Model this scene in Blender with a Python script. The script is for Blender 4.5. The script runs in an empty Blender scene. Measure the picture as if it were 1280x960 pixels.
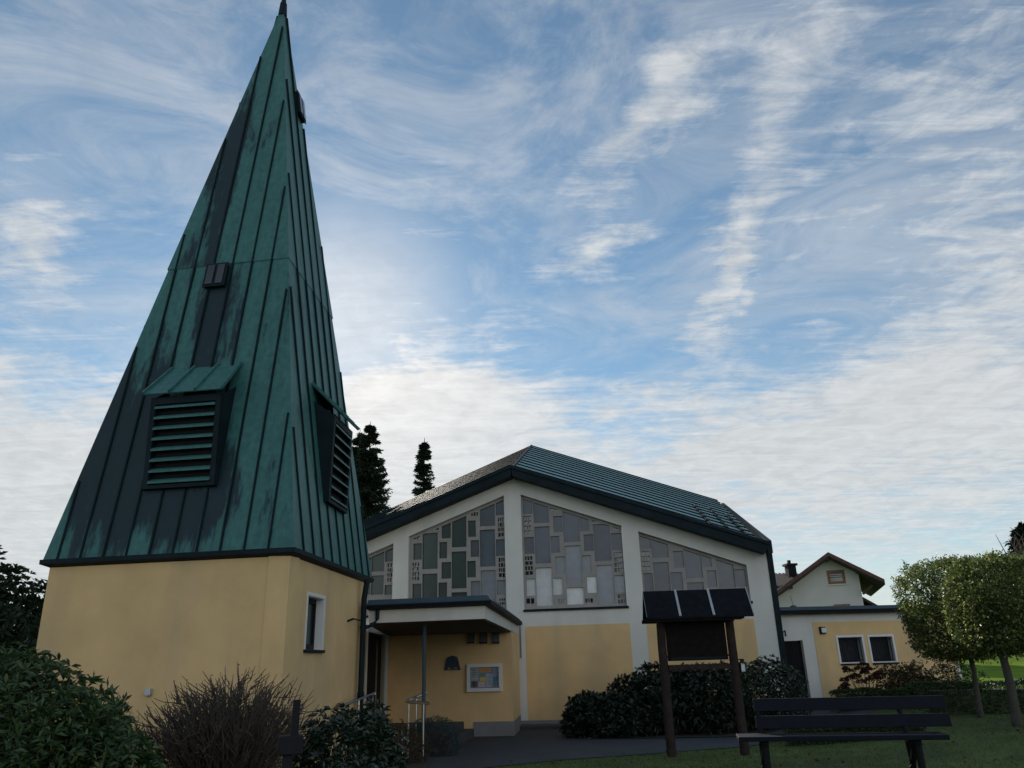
import bpy, bmesh, math, random
import numpy as np
from mathutils import Vector, Matrix
from mathutils.geometry import tessellate_polygon
R = math.radians
rng = np.random.default_rng(7)
random.seed(7)
S = bpy.context.scene
COL = S.collection

# ------------------------------------------------------------------ camera
F, VX, VY, CH = 965.0, 562.0, -2200.0, 2.1
_up = Vector(((VX-640)/F, (VY-480)/F, 1.0)).normalized()
_f = Vector((0, 0, 1.0))
_h = (_f - _up*_f.dot(_up)).normalized()
_r = _h.cross(_up)
if _r.x < 0: _r = -_r
def ray(x, y):
    v = Vector(((x-640)/F, (y-480)/F, 1.0))
    return Vector((v.dot(_r), v.dot(_h), v.dot(_up)))
CAMP = Vector((0, 0, CH))
cd = bpy.data.cameras.new('camera'); cam = bpy.data.objects.new('camera', cd); COL.objects.link(cam)
S.camera = cam
cd.sensor_width = 36.0; cd.sensor_fit = 'HORIZONTAL'; cd.lens = F/1280*36
cd.clip_start = 0.1; cd.clip_end = 2000
def w(v): return Vector((v.dot(_r), v.dot(_h), v.dot(_up)))
cx, cy, cz = w(Vector((1, 0, 0))), w(Vector((0, -1, 0))), w(Vector((0, 0, -1)))
M = Matrix(((cx.x, cy.x, cz.x), (cx.y, cy.y, cz.y), (cx.z, cy.z, cz.z))).to_4x4()
M.translation = CAMP
cam.matrix_world = M

# ------------------------------------------------------------------ world and sun
SUN_AZ, SUN_EL = R(-13.5), R(24)
W = bpy.data.worlds.new('World'); S.world = W; W.use_nodes = True
wt = W.node_tree; wt.nodes.clear()
def nn(t, k, **kw):
    n = t.nodes.new(k)
    for a, b in kw.items(): setattr(n, a, b)
    return n
def mth(t, op, a, b=None, c=None, clamp=False):
    n = nn(t, 'ShaderNodeMath', operation=op); n.use_clamp = clamp
    for i, v in enumerate((a, b, c)):
        if v is None: continue
        if isinstance(v, (int, float)): n.inputs[i].default_value = v
        else: t.links.new(v, n.inputs[i])
    return n.outputs[0]
def build_world():
    t = wt; L = t.links.new
    out = nn(t, 'ShaderNodeOutputWorld'); bg = nn(t, 'ShaderNodeBackground')
    bg.inputs[1].default_value = SKY_STRENGTH
    L(bg.outputs[0], out.inputs[0])
    sky = nn(t, 'ShaderNodeTexSky', sky_type='NISHITA'); sky.sun_disc = False
    sky.sun_elevation = SUN_EL; sky.sun_rotation = SUN_AZ; sky.air_density = 1.0; sky.dust_density = 0.05; sky.ozone_density = 3.0
    tc = nn(t, 'ShaderNodeTexCoord'); sp = nn(t, 'ShaderNodeSeparateXYZ'); L(tc.outputs['Generated'], sp.inputs[0])
    X, Y, Z = sp.outputs
    zc = mth(t, 'ADD', mth(t, 'MAXIMUM', Z, 0.0), 0.07)
    PX = mth(t, 'DIVIDE', X, zc); PY = mth(t, 'DIVIDE', Y, zc)
    cmb = nn(t, 'ShaderNodeCombineXYZ'); L(PX, cmb.inputs[0]); L(PY, cmb.inputs[1])
    az = mth(t, 'MULTIPLY', mth(t, 'ARCTAN2', X, Y), 57.2958)
    el = mth(t, 'MULTIPLY', mth(t, 'ARCSINE', Z), 57.2958)
    # a warp so that the banks of cloud have torn edges
    def noise(vec, scale, detail=6, rough=.55, dist=0.0, sx=1, sy=1, rot=0, off=(0, 0, 0)):
        mp = nn(t, 'ShaderNodeMapping'); L(vec, mp.inputs[0]); mp.inputs['Scale'].default_value = (sx, sy, 1)
        mp.inputs['Rotation'].default_value = (0, 0, rot); mp.inputs['Location'].default_value = off
        n = nn(t, 'ShaderNodeTexNoise'); n.inputs['Scale'].default_value = scale; n.inputs['Detail'].default_value = detail
        n.inputs['Roughness'].default_value = rough; n.inputs['Distortion'].default_value = dist
        L(mp.outputs[0], n.inputs['Vector']); return n.outputs['Fac']
    P = cmb.outputs[0]
    ws = mth(t, 'MULTIPLY', mth(t, 'SUBTRACT', noise(P, 2.2, 8, .62), .5), 20)
    wz = mth(t, 'MULTIPLY', mth(t, 'SUBTRACT', noise(P, 2.6, 8, .62, off=(5, 2, 0)), .5), 15)
    azw = mth(t, 'ADD', az, ws); elw = mth(t, 'ADD', el, wz)
    def ss(v, a, b):
        n = nn(t, 'ShaderNodeMapRange', interpolation_type='SMOOTHSTEP'); L(v, n.inputs[0])
        n.inputs[1].default_value = a; n.inputs[2].default_value = b; return n.outputs[0]
    def blob(a, e, ra, re, rot, k):
        c, s = math.cos(R(rot)), math.sin(R(rot))
        dx = mth(t, 'SUBTRACT', azw, a); dy = mth(t, 'SUBTRACT', elw, e)
        u = mth(t, 'ADD', mth(t, 'MULTIPLY', dx, c/ra), mth(t, 'MULTIPLY', dy, s/ra))
        v = mth(t, 'ADD', mth(t, 'MULTIPLY', dx, -s/re), mth(t, 'MULTIPLY', dy, c/re))
        r2 = mth(t, 'ADD', mth(t, 'MULTIPLY', u, u), mth(t, 'MULTIPLY', v, v))
        return mth(t, 'MULTIPLY', mth(t, 'EXPONENT', mth(t, 'MULTIPLY', r2, -1.0)), k)
    cov = None
    for b in CLOUDS:
        o = blob(*b); cov = o if cov is None else mth(t, 'ADD', cov, o)
    # general veil, thicker towards the horizon
    low = ss(elw, 24, 7)
    cov = mth(t, 'ADD', cov, mth(t, 'MULTIPLY', low, 0.62))
    fine = noise(P, 8.5, 10, .66, 0.6, 1, 1.0)
    av = nn(t, 'ShaderNodeCombineXYZ'); L(mth(t, 'MULTIPLY', az, .1), av.inputs[0]); L(mth(t, 'MULTIPLY', el, .1), av.inputs[1])
    streak = noise(av.outputs[0], 2.6, 12, .68, 0.7, .42, 1.9, R(-52))
    rip = nn(t, 'ShaderNodeTexWave', wave_type='BANDS', bands_direction='Y', wave_profile='SIN')
    mpr = nn(t, 'ShaderNodeMapping'); L(P, mpr.inputs[0]); mpr.inputs['Rotation'].default_value = (0, 0, R(12))
    L(mpr.outputs[0], rip.inputs[0]); rip.inputs['Scale'].default_value = 4.2; rip.inputs['Distortion'].default_value = 7; rip.inputs['Detail'].default_value = 3.5
    rip.inputs['Detail Scale'].default_value = 1.4
    tex = mth(t, 'ADD', mth(t, 'MULTIPLY', fine, .42), mth(t, 'MULTIPLY', streak, .58))
    ripm = ss(noise(P, 1.1, 3, .5, off=(3, 8, 0)), .46, .62)
    tex = mth(t, 'ADD', tex, mth(t, 'MULTIPLY', mth(t, 'MULTIPLY', mth(t, 'SUBTRACT', rip.outputs['Fac'], .5), .13), ripm))
    wisp = noise(P, 3.0, 12, .72, 1.8, .35, 2.6, R(-62), (2, 7, 0))
    tex = mth(t, 'ADD', mth(t, 'MULTIPLY', tex, .62), mth(t, 'MULTIPLY', wisp, .38))
    dens = ss(mth(t, 'ADD', mth(t, 'MULTIPLY', cov, .36), tex), .49, .88)
    veil = mth(t, 'MULTIPLY', ss(noise(av.outputs[0], .9, 12, .66, 1.2, .5, 1.4, R(-40), (4, 1, 0)), .34, .70), .50)
    dens = mth(t, 'MAXIMUM', dens, veil)
        # sunlight scattered forwards through thin cloud round the sun
    sd = (math.sin(SUN_AZ)*math.cos(SUN_EL), math.cos(SUN_AZ)*math.cos(SUN_EL), math.sin(SUN_EL))
    dt = nn(t, 'ShaderNodeVectorMath', operation='DOT_PRODUCT'); L(tc.outputs['Generated'], dt.inputs[0]); dt.inputs[1].default_value = sd
    glow = mth(t, 'POWER', mth(t, 'MAXIMUM', dt.outputs['Value'], 0.0), 40.0)
    dens = mth(t, 'MAXIMUM', dens, mth(t, 'MULTIPLY', ss(glow, .35, 1.25), .8))
    dens = mth(t, 'MULTIPLY', dens, .93)
    shade = mth(t, 'ADD', mth(t, 'MULTIPLY', ss(mth(t, 'ADD', mth(t, 'MULTIPLY', fine, .6), mth(t, 'MULTIPLY', wisp, .4)), .3, .7), .24), .84)
    back = mth(t, 'MAXIMUM', mth(t, 'MULTIPLY', Y, -1.0), 0.0)
    cb = mth(t, 'MULTIPLY', mth(t, 'ADD', mth(t, 'ADD', mth(t, 'MULTIPLY', glow, .42), 1.0), mth(t, 'MULTIPLY', back, CLOUD_BACK)), mth(t, 'MULTIPLY', shade, CLOUD_LUM))
    wm = nn(t, 'ShaderNodeMix', data_type='RGBA'); L(glow, wm.inputs[0]); wm.inputs[6].default_value = (.95, .975, .985, 1); wm.inputs[7].default_value = (1, .965, .93, 1)
    cc = nn(t, 'ShaderNodeVectorMath', operation='SCALE'); L(wm.outputs[2], cc.inputs[0]); L(cb, cc.inputs['Scale'])
    sk = nn(t, 'ShaderNodeMix', data_type='RGBA', blend_type='MULTIPLY'); sk.inputs[0].default_value = 1.0
    L(sky.outputs[0], sk.inputs[6]); sk.inputs[7].default_value = SKY_TINT
    ad = nn(t, 'ShaderNodeMix', data_type='RGBA', blend_type='ADD'); ad.inputs[0].default_value = 1.0
    L(sk.outputs[2], ad.inputs[6]); ad.inputs[7].default_value = SKY_ADD
    mx = nn(t, 'ShaderNodeMix', data_type='RGBA'); L(dens, mx.inputs[0]); L(ad.outputs[2], mx.inputs[6]); L(cc.outputs[0], mx.inputs[7])
    L(mx.outputs[2], bg.inputs[0])
SKY_STRENGTH = 0.09
SKY_TINT = (.95, 1.11, 1.05, 1)
SKY_ADD = (.48, .57, .60, 1)
CLOUD_LUM = 8.1
CLOUD_BACK = 1.4
#         az,  el, ra, re, rot, k
CLOUDS = [(13, 38, 9, 2.8, 47, .78), (25, 38.5, 8.5, 4.6, 50, .66), (18, 26, 7, 2.2, 60, .80), (7, 28.5, 3.4, 1.7, 0, .62),
          (34, 22, 9, 8, 30, .66), (36, 34, 8, 4, 20, .45), (-36, 26.5, 3.6, 4.6, 50, .85), (-32, 12, 14, 7, 0, .9),
          (-7, 17, 9, 6.5, 0, 1.35), (20, 14, 15, 4, 3, .85), (-6, 34, 6, 3, 10, .28), (170, 14, 60, 14, 0, .7)]
build_world()

sl = bpy.data.lights.new('sun', 'SUN'); so = bpy.data.objects.new('sun', sl); COL.objects.link(so)
sl.energy = 3.6; sl.angle = R(0.6); sl.color = (1, .93, .82)
sdv = Vector((math.sin(SUN_AZ)*math.cos(SUN_EL), math.cos(SUN_AZ)*math.cos(SUN_EL), math.sin(SUN_EL)))
so.rotation_euler = (-sdv).to_track_quat('-Z', 'Y').to_euler(); so.location = (-20, 80, 60)
S.view_settings.view_transform = 'Standard'; S.view_settings.look = 'None'
S.view_settings.exposure = 0.0; S.view_settings.gamma = 1.0
S.view_settings.use_curve_mapping = False
S.render.engine = 'CYCLES'

# ------------------------------------------------------------------ helpers: rays, frames
def at_y(x, y, Y):
    r = ray(x, y); return CAMP + r*(Y/r.y)
def at_z(x, y, z):
    r = ray(x, y); return CAMP + r*((z-CH)/r.z)
def hit(x, y, p, n):
    r = ray(x, y); return CAMP + r*((Vector(p)-CAMP).dot(n)/r.dot(n))
class Frame:                       # a plane: u along, v up, d towards the viewer
    def __init__(s, O, ang):
        s.O = Vector(O); s.U = Vector((math.cos(ang), math.sin(ang), 0)); s.N = Vector((s.U.y, -s.U.x, 0))
        if s.N.dot(CAMP-s.O) < 0: s.N = -s.N
        s.V = Vector((0, 0, 1))
    def p(s, u, v, d=0): return s.O + s.U*u + s.V*v + s.N*d
    def uv(s, x, y, d=0):
        P = hit(x, y, s.O + s.N*d, s.N) - s.O
        return (P.dot(s.U), P.z)

# ------------------------------------------------------------------ helpers: objects
def tag(o, label=None, cat=None, group=None, kind=None):
    if label: o['label'] = label
    if cat: o['category'] = cat
    if group: o['group'] = group
    if kind: o['kind'] = kind
    return o
def thing(name, loc, label, cat, group=None):
    o = bpy.data.objects.new(name, None); COL.objects.link(o); o.location = loc
    o.empty_display_size = .2
    return tag(o, label, cat, group)
def root_of(p):
    while p.parent: p = p.parent
    return p
def mesh_obj(name, verts, faces, mat, parent=None, smooth=False, mats=None, mi=None, label=None):
    me = bpy.data.meshes.new(name)
    off = Vector((0, 0, 0))
    if parent is not None: off = parent_origin(parent)
    if isinstance(verts, np.ndarray):
        v = verts - np.array(off); nv = len(v)
        me.vertices.add(nv); me.vertices.foreach_set('co', v.astype(np.float32).ravel())
        k = faces.shape[1]; nf = len(faces)
        me.loops.add(nf*k); me.loops.foreach_set('vertex_index', faces.astype(np.int32).ravel())
        me.polygons.add(nf); me.polygons.foreach_set('loop_start', np.arange(0, nf*k, k, dtype=np.int32))
        me.update(calc_edges=True); me.validate()
    else:
        me.from_pydata([tuple(Vector(q)-off) for q in verts], [], faces); me.update()
    for m in (mats or [mat]): me.materials.append(m)
    if mi is not None: me.polygons.foreach_set('material_index', mi)
    if smooth: me.polygons.foreach_set('use_smooth', [True]*len(me.polygons))
    o = bpy.data.objects.new(name, me); COL.objects.link(o)
    if parent is not None: o.parent = parent
    if label: o['label'] = label
    return o
def parent_origin(p):
    o = Vector((0, 0, 0))
    while p is not None: o += p.location; p = p.parent
    return o
class MB:
    def __init__(s): s.v = []; s.f = []; s.m = []
    def add(s, vs, fs, m=0):
        b = len(s.v); s.v += [Vector(q) for q in vs]; s.f += [tuple(b+i for i in f) for f in fs]; s.m += [m]*len(fs)
    def hexa(s, P, m=0):            # P: 4 bottom (ccw), 4 top
        s.add(P, [(3, 2, 1, 0), (4, 5, 6, 7), (0, 1, 5, 4), (1, 2, 6, 5), (2, 3, 7, 6), (3, 0, 4, 7)], m)
    def fbox(s, fr, u0, u1, v0, v1, d0, d1, m=0):
        s.hexa([fr.p(u0, v0, d1), fr.p(u1, v0, d1), fr.p(u1, v0, d0), fr.p(u0, v0, d0),
                fr.p(u0, v1, d1), fr.p(u1, v1, d1), fr.p(u1, v1, d0), fr.p(u0, v1, d0)], m)
    def prism(s, pts, vec, m=0):
        n = len(pts); a = [Vector(q) for q in pts]; b = [q+Vector(vec) for q in a]
        s.add(a+b, [tuple(range(n-1, -1, -1)), tuple(range(n, 2*n))] + [(i, (i+1) % n, n+(i+1) % n, n+i) for i in range(n)], m)
    def bar(s, a, b, wd, ht, up=(0, 0, 1), m=0):
        a, b = Vector(a), Vector(b); d = (b-a).normalized(); x = d.cross(Vector(up)).normalized()*wd/2; y = x.cross(d).normalized()*ht/2
        s.hexa([a-x-y, a+x-y, a+x+y, a-x+y, b-x-y, b+x-y, b+x+y, b-x+y], m)
    def tube(s, pts, rad, n=8, m=0):
        pts = [Vector(q) for q in pts]
        if not hasattr(rad, '__len__'): rad = [rad]*len(pts)
        b = len(s.v)
        for i, q in enumerate(pts):
            d = (pts[min(i+1, len(pts)-1)]-pts[max(i-1, 0)]).normalized()
            x = d.cross(Vector((.13, .31, .94)) if abs(d.z) < .9 else Vector((1, 0, 0))).normalized(); y = d.cross(x)
            for k in range(n):
                t = 2*math.pi*k/n; s.v.append(q+(x*math.cos(t)+y*math.sin(t))*rad[i])
        for i in range(len(pts)-1):
            for k in range(n):
                s.f.append((b+i*n+k, b+i*n+(k+1) % n, b+(i+1)*n+(k+1) % n, b+(i+1)*n+k)); s.m.append(m)
        s.f.append(tuple(b+k for k in range(n-1, -1, -1))); s.m.append(m)
        e = b+(len(pts)-1)*n; s.f.append(tuple(e+k for k in range(n))); s.m.append(m)
    def holes(s, fr, outer, holes, d0, d1, m=0):
        loops = [outer]+holes
        tri = tessellate_polygon([[Vector((a, b, 0)) for a, b in l] for l in loops])
        flat = [q for l in loops for q in l]; n = len(flat)
        vs = [fr.p(a, b, d1) for a, b in flat]+[fr.p(a, b, d0) for a, b in flat]
        fs = [tuple(t) for t in tri]+[tuple(n+i for i in t) for t in tri]
        o = 0
        for l in loops:
            k = len(l)
            fs += [(o+i, o+(i+1) % k, n+o+(i+1) % k, n+o+i) for i in range(k)]; o += k
        s.add(vs, fs, m)
    def build(s, name, mat, parent=None, smooth=False, fix=True, label=None, bevel=0):
        mats = mat if isinstance(mat, (list, tuple)) else [mat]
        o = mesh_obj(name, s.v, s.f, None, parent, smooth, mats=mats, mi=s.m, label=label)
        if fix:
            bm = bmesh.new(); bm.from_mesh(o.data); bmesh.ops.recalc_face_normals(bm, faces=bm.faces); bm.to_mesh(o.data); bm.free()
        if bevel:
            md = o.modifiers.new('bevel', 'BEVEL'); md.width = bevel; md.segments = 2; md.limit_method = 'ANGLE'
        return o

# ------------------------------------------------------------------ materials
def mat(name, col, rough=.8, var=.12, vs=2.0, bump=0.0, bs=60.0, metal=0.0, spec=None, col2=None, stain=None, coords='Object', bdist=.004):
    m = bpy.data.materials.new(name); m.use_nodes = True; t = m.node_tree; L = t.links.new
    b = t.nodes['Principled BSDF']; b.inputs['Roughness'].default_value = rough; b.inputs['Metallic'].default_value = metal
    if spec is not None: b.inputs['Specular IOR Level'].default_value = spec
    tc = nn(t, 'ShaderNodeTexCoord'); n = nn(t, 'ShaderNodeTexNoise'); n.inputs['Scale'].default_value = vs
    n.inputs['Detail'].default_value = 8; n.inputs['Roughness'].default_value = .6; L(tc.outputs[coords], n.inputs['Vector'])
    c = nn(t, 'ShaderNodeValToRGB'); e = c.color_ramp.elements
    c2 = col2 or tuple(min(1, x*(1+var)) for x in col)
    c1 = tuple(x*(1-var) for x in col)
    e[0].position = .32; e[1].position = .68; e[0].color = (*c1, 1); e[1].color = (*c2, 1)
    L(n.outputs['Fac'], c.inputs[0]); colout = c.outputs[0]
    if stain:                        # (colour, amount, scale) streaks running down
        mp = nn(t, 'ShaderNodeMapping'); L(tc.outputs[coords], mp.inputs[0]); mp.inputs['Scale'].default_value = (stain[2], stain[2], stain[2]*.12)
        n2 = nn(t, 'ShaderNodeTexNoise'); n2.inputs['Scale'].default_value = 1; n2.inputs['Detail'].default_value = 7; L(mp.outputs[0], n2.inputs['Vector'])
        r2 = nn(t, 'ShaderNodeMapRange'); L(n2.outputs['Fac'], r2.inputs[0]); r2.inputs[1].default_value = .5; r2.inputs[2].default_value = .8; r2.inputs[4].default_value = stain[1]
        mx = nn(t, 'ShaderNodeMix', data_type='RGBA'); L(r2.outputs[0], mx.inputs[0]); L(colout, mx.inputs[6]); mx.inputs[7].default_value = (*stain[0], 1); colout = mx.outputs[2]
    L(colout, b.inputs['Base Color'])
    if bump:
        nb = nn(t, 'ShaderNodeTexNoise'); nb.inputs['Scale'].default_value = bs; nb.inputs['Detail'].default_value = 4; L(tc.outputs[coords], nb.inputs['Vector'])
        bp = nn(t, 'ShaderNodeBump'); bp.inputs['Strength'].default_value = bump; bp.inputs['Distance'].default_value = bdist
        L(nb.outputs['Fac'], bp.inputs['Height']); L(bp.outputs[0], b.inputs['Normal'])
    return m
def leafmat(name, c1, c2, rough=.45, trans=.25, gloss=.5, c3=None):
    m = bpy.data.materials.new(name); m.use_nodes = True; t = m.node_tree; L = t.links.new
    b = t.nodes['Principled BSDF']; b.inputs['Roughness'].default_value = rough; b.inputs['Specular IOR Level'].default_value = gloss
    g = nn(t, 'ShaderNodeNewGeometry'); c = nn(t, 'ShaderNodeValToRGB'); e = c.color_ramp.elements
    e[0].color = (*c1, 1); e[1].color = (*c2, 1)
    if c3: k = c.color_ramp.elements.new(.86); k.color = (*c2, 1); e[-1].color = (*c3, 1)
    L(g.outputs['Random Per Island'], c.inputs[0]); L(c.outputs[0], b.inputs['Base Color'])
    if trans:
        tr = nn(t, 'ShaderNodeBsdfTranslucent'); L(c.outputs[0], tr.inputs[0]); mx = nn(t, 'ShaderNodeMixShader'); mx.inputs[0].default_value = trans
        o = [q for q in t.nodes if q.type == 'OUTPUT_MATERIAL'][0]
        L(b.outputs[0], mx.inputs[1]); L(tr.outputs[0], mx.inputs[2]); L(mx.outputs[0], o.inputs[0])
    return m
def coppermat(name, dark=.5, tight=1.0, darkbias=None, pale=False):
    m = bpy.data.materials.new(name); m.use_nodes = True; t = m.node_tree; L = t.links.new
    b = t.nodes['Principled BSDF']; b.inputs['Roughness'].default_value = .5; b.inputs['Specular IOR Level'].default_value = .28
    tc = nn(t, 'ShaderNodeTexCoord')
    def nz(scale, sx, sy, sz, det=8, rough=.6):
        mp = nn(t, 'ShaderNodeMapping'); L(tc.outputs['Object'], mp.inputs[0]); mp.inputs['Scale'].default_value = (sx, sy, sz)
        n = nn(t, 'ShaderNodeTexNoise'); n.inputs['Scale'].default_value = scale; n.inputs['Detail'].default_value = det; n.inputs['Roughness'].default_value = rough
        L(mp.outputs[0], n.inputs['Vector']); return n.outputs['Fac']
    streak = nz(1.0, 3.2, 3.2, .30); fine = nz(1.0, 14, 14, .9, 9, .68); blot = nz(.8, 1, 1, .5); spot = nz(9, 1, 1, 1)
    v = mth(t, 'ADD', mth(t, 'MULTIPLY', streak, .42), mth(t, 'ADD', mth(t, 'MULTIPLY', blot, .34), mth(t, 'MULTIPLY', fine, .24)))
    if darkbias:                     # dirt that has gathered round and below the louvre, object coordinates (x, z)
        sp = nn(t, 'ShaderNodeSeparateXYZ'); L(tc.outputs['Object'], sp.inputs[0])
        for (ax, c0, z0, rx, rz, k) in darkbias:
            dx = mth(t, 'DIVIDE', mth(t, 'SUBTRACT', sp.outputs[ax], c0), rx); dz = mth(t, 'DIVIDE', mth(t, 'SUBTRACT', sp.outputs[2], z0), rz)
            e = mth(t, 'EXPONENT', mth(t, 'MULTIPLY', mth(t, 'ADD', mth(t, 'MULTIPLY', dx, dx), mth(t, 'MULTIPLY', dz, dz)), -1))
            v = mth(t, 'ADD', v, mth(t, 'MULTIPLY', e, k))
    if darkbias:
        ge = nn(t, 'ShaderNodeNewGeometry'); sn = nn(t, 'ShaderNodeSeparateXYZ'); L(ge.outputs['True Normal'], sn.inputs[0])
        front = mth(t, 'LESS_THAN', sn.outputs[1], -.5)
        def strip_id(a, ox, oy, off, seed, wd=.39):
            u = mth(t, 'ADD', mth(t, 'MULTIPLY', mth(t, 'SUBTRACT', sp.outputs[0], ox), math.cos(a)), mth(t, 'MULTIPLY', mth(t, 'SUBTRACT', sp.outputs[1], oy), math.sin(a)))
            return mth(t, 'ADD', mth(t, 'FLOOR', mth(t, 'DIVIDE', mth(t, 'SUBTRACT', u, off), wd)), seed)
        ida = strip_id(R(-8), -.163, -2.04, .12, 3); idb = strip_id(R(86), 2.035, 0, .05, 40, .50)
        idx = mth(t, 'ADD', mth(t, 'MULTIPLY', ida, front), mth(t, 'MULTIPLY', idb, mth(t, 'SUBTRACT', 1.0, front)))
        idx = mth(t, 'ADD', idx, mth(t, 'MULTIPLY', mth(t, 'GREATER_THAN', sp.outputs[2], 8.9), 77.0))
        wn = nn(t, 'ShaderNodeTexWhiteNoise', noise_dimensions='1D'); L(idx, wn.inputs['W'])
        v = mth(t, 'ADD', v, mth(t, 'MULTIPLY', mth(t, 'SUBTRACT', wn.outputs['Value'], .5), .11))
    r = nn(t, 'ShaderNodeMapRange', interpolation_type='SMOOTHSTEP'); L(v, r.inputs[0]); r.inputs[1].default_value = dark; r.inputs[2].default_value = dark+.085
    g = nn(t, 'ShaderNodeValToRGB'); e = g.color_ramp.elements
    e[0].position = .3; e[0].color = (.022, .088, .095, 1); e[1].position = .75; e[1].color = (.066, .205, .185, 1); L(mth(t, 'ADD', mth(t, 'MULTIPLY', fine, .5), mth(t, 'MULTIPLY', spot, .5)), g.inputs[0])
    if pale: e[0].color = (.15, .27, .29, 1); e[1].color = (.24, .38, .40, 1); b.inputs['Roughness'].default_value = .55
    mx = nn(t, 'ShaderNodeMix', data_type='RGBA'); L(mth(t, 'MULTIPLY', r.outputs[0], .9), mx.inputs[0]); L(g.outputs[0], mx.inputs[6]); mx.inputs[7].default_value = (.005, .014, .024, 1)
    L(mx.outputs[2], b.inputs['Base Color'])
    bp = nn(t, 'ShaderNodeBump'); bp.inputs['Strength'].default_value = .0 if pale else .45; bp.inputs['Distance'].default_value = .02
    L(nz(1.6, 1, 1, .6, 2), bp.inputs['Height']); L(bp.outputs[0], b.inputs['Normal'])
    return m
M_yellow = mat('yellow_render', (.66, .455, .225), .9, .10, 1.1, .6, 90, stain=((.36, .29, .20), .5, 1.3))
M_white = mat('white_render', (.62, .61, .57), .9, .05, 1.0, .45, 110, stain=((.38, .37, .35), .5, 1.3))
M_plinth = mat('grey_plinth', (.20, .20, .205), .85, .12, 3, .3, 80)
M_conc = mat('tracery_concrete', (.29, .27, .255), .9, .1, 3, .5, 90)
M_darkmetal = mat('dark_verdigris_metal', (.008, .017, .023), .6, .3, 2.5, spec=.12)
M_bluemetal = mat('blue_grey_metal', (.04, .07, .095), .6, .15, 2, spec=.25)
M_black = mat('black_paint', (.006, .007, .009), .6, .2, 3, spec=.12)
M_steel = mat('stainless_steel', (.55, .56, .58), .28, .06, 5, metal=1.0)
M_galv = mat('galvanised_metal', (.42, .45, .48), .4, .1, 6, metal=.6)
M_wooddark = mat('dark_stained_wood', (.010, .008, .008), .85, .35, 9, .5, 40, spec=.1)
M_woodpost = mat('weathered_post_wood', (.030, .021, .019), .85, .35, 12, .6, 50, spec=.15)
M_benchpaint = mat('blue_black_bench_paint', (.004, .007, .013), .6, .2, 8, .25, 35, spec=.12)
M_felt = mat('bitumen_felt', (.008, .010, .014), .9, .35, 9, .6, 120, spec=.1)
M_asphalt = mat('asphalt', (.030, .037, .046), .85, .25, 1.2, .8, 160)
M_soil = mat('soil', (.03, .024, .018), .95, .4, 6, .8, 30, bdist=.03)
M_door = mat('dark_door_wood', (.008, .008, .010), .7, .3, 6, spec=.15)
M_blind = mat('grey_blind', (.10, .11, .12), .7, .1, 6)
M_frame = mat('dark_window_frame', (.012, .012, .016), .6, .2, 6, spec=.15)
M_housewall = mat('pale_house_render', (.55, .54, .52), .9, .05, 1, .3, 60)
M_tile = mat('red_roof_tile', (.085, .042, .036), .8, .3, 5, .4, 20)
M_tiledark = mat('dark_roof_tile', (.06, .042, .038), .8, .3, 5, .4, 20)
M_soffit = mat('added_panel_dark_brown', (.04, .028, .022), .8, .2, 5)
M_bark = mat('grey_bark', (.05, .046, .038), .9, .3, 10, .8, 40, bdist=.01)
M_bark2 = mat('brown_bark', (.05, .038, .028), .9, .3, 10, .8, 40)
M_twig = mat('bare_twig', (.072, .057, .046), .85, .35, 6)
M_wfr = mat('white_frame_paint', (.66, .66, .66), .5, .04, 5)
M_paving = mat('pale_paving', (.22, .20, .18), .9, .2, 8, .4, 60)
M_step = mat('dark_stone_step', (.05, .05, .055), .8, .25, 6, .3, 50)
M_curtain = mat('dark_curtain_behind_glass', (.022, .026, .03), .5, .5, 9, spec=.2)
M_lampglass = mat('opal_lamp_glass', (.55, .57, .58), .3, .03, 5)
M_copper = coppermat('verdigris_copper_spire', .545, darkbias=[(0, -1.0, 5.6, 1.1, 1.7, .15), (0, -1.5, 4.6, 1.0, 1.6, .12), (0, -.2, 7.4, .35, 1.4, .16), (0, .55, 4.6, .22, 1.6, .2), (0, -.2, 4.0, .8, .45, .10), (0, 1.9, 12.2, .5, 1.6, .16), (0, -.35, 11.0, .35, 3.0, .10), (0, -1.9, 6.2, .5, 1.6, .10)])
M_seam = mat('shadow_toned_seam', (.005, .014, .017), .6, .3, 4, spec=.12)  # dark colour stands in for the thin shadows along the joints
M_copper2 = coppermat('verdigris_copper_roof', .70, pale=True)  # pale bluish base puts the sky's sheen into the roof colour
def glassmat(name, col, rough, bump, spec=1.0):
    m = mat(name, col, rough, .15, 3, bump, 45, spec=spec, bdist=.006)
    t = m.node_tree; L = t.links.new; b = t.nodes['Principled BSDF']; src = b.inputs['Base Color'].links[0].from_socket
    ge = nn(t, 'ShaderNodeNewGeometry'); k = mth(t, 'ADD', mth(t, 'MULTIPLY', ge.outputs['Random Per Island'], .7), .65)
    sc = nn(t, 'ShaderNodeVectorMath', operation='SCALE'); L(src, sc.inputs[0]); L(k, sc.inputs['Scale']); L(sc.outputs[0], b.inputs['Base Color'])
    return m
M_glassA = glassmat('rough_church_glass', (.05, .062, .085), .26, .25, .7)
M_glassB = glassmat('sky_reflection_glass', (.50, .51, .52), .22, .4)  # pale base colour stands in for bright low sky reflected in the panes
M_glassC = glassmat('dim_sky_reflection_glass', (.15, .165, .195), .25, .3)  # weaker step of the same sky reflection, put into the base colour
M_glassG = glassmat('tree_reflection_glass', (.018, .034, .030), .28, .25, .6)
M_glass = glassmat('window_glass', (.012, .016, .02), .06, 0)

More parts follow.
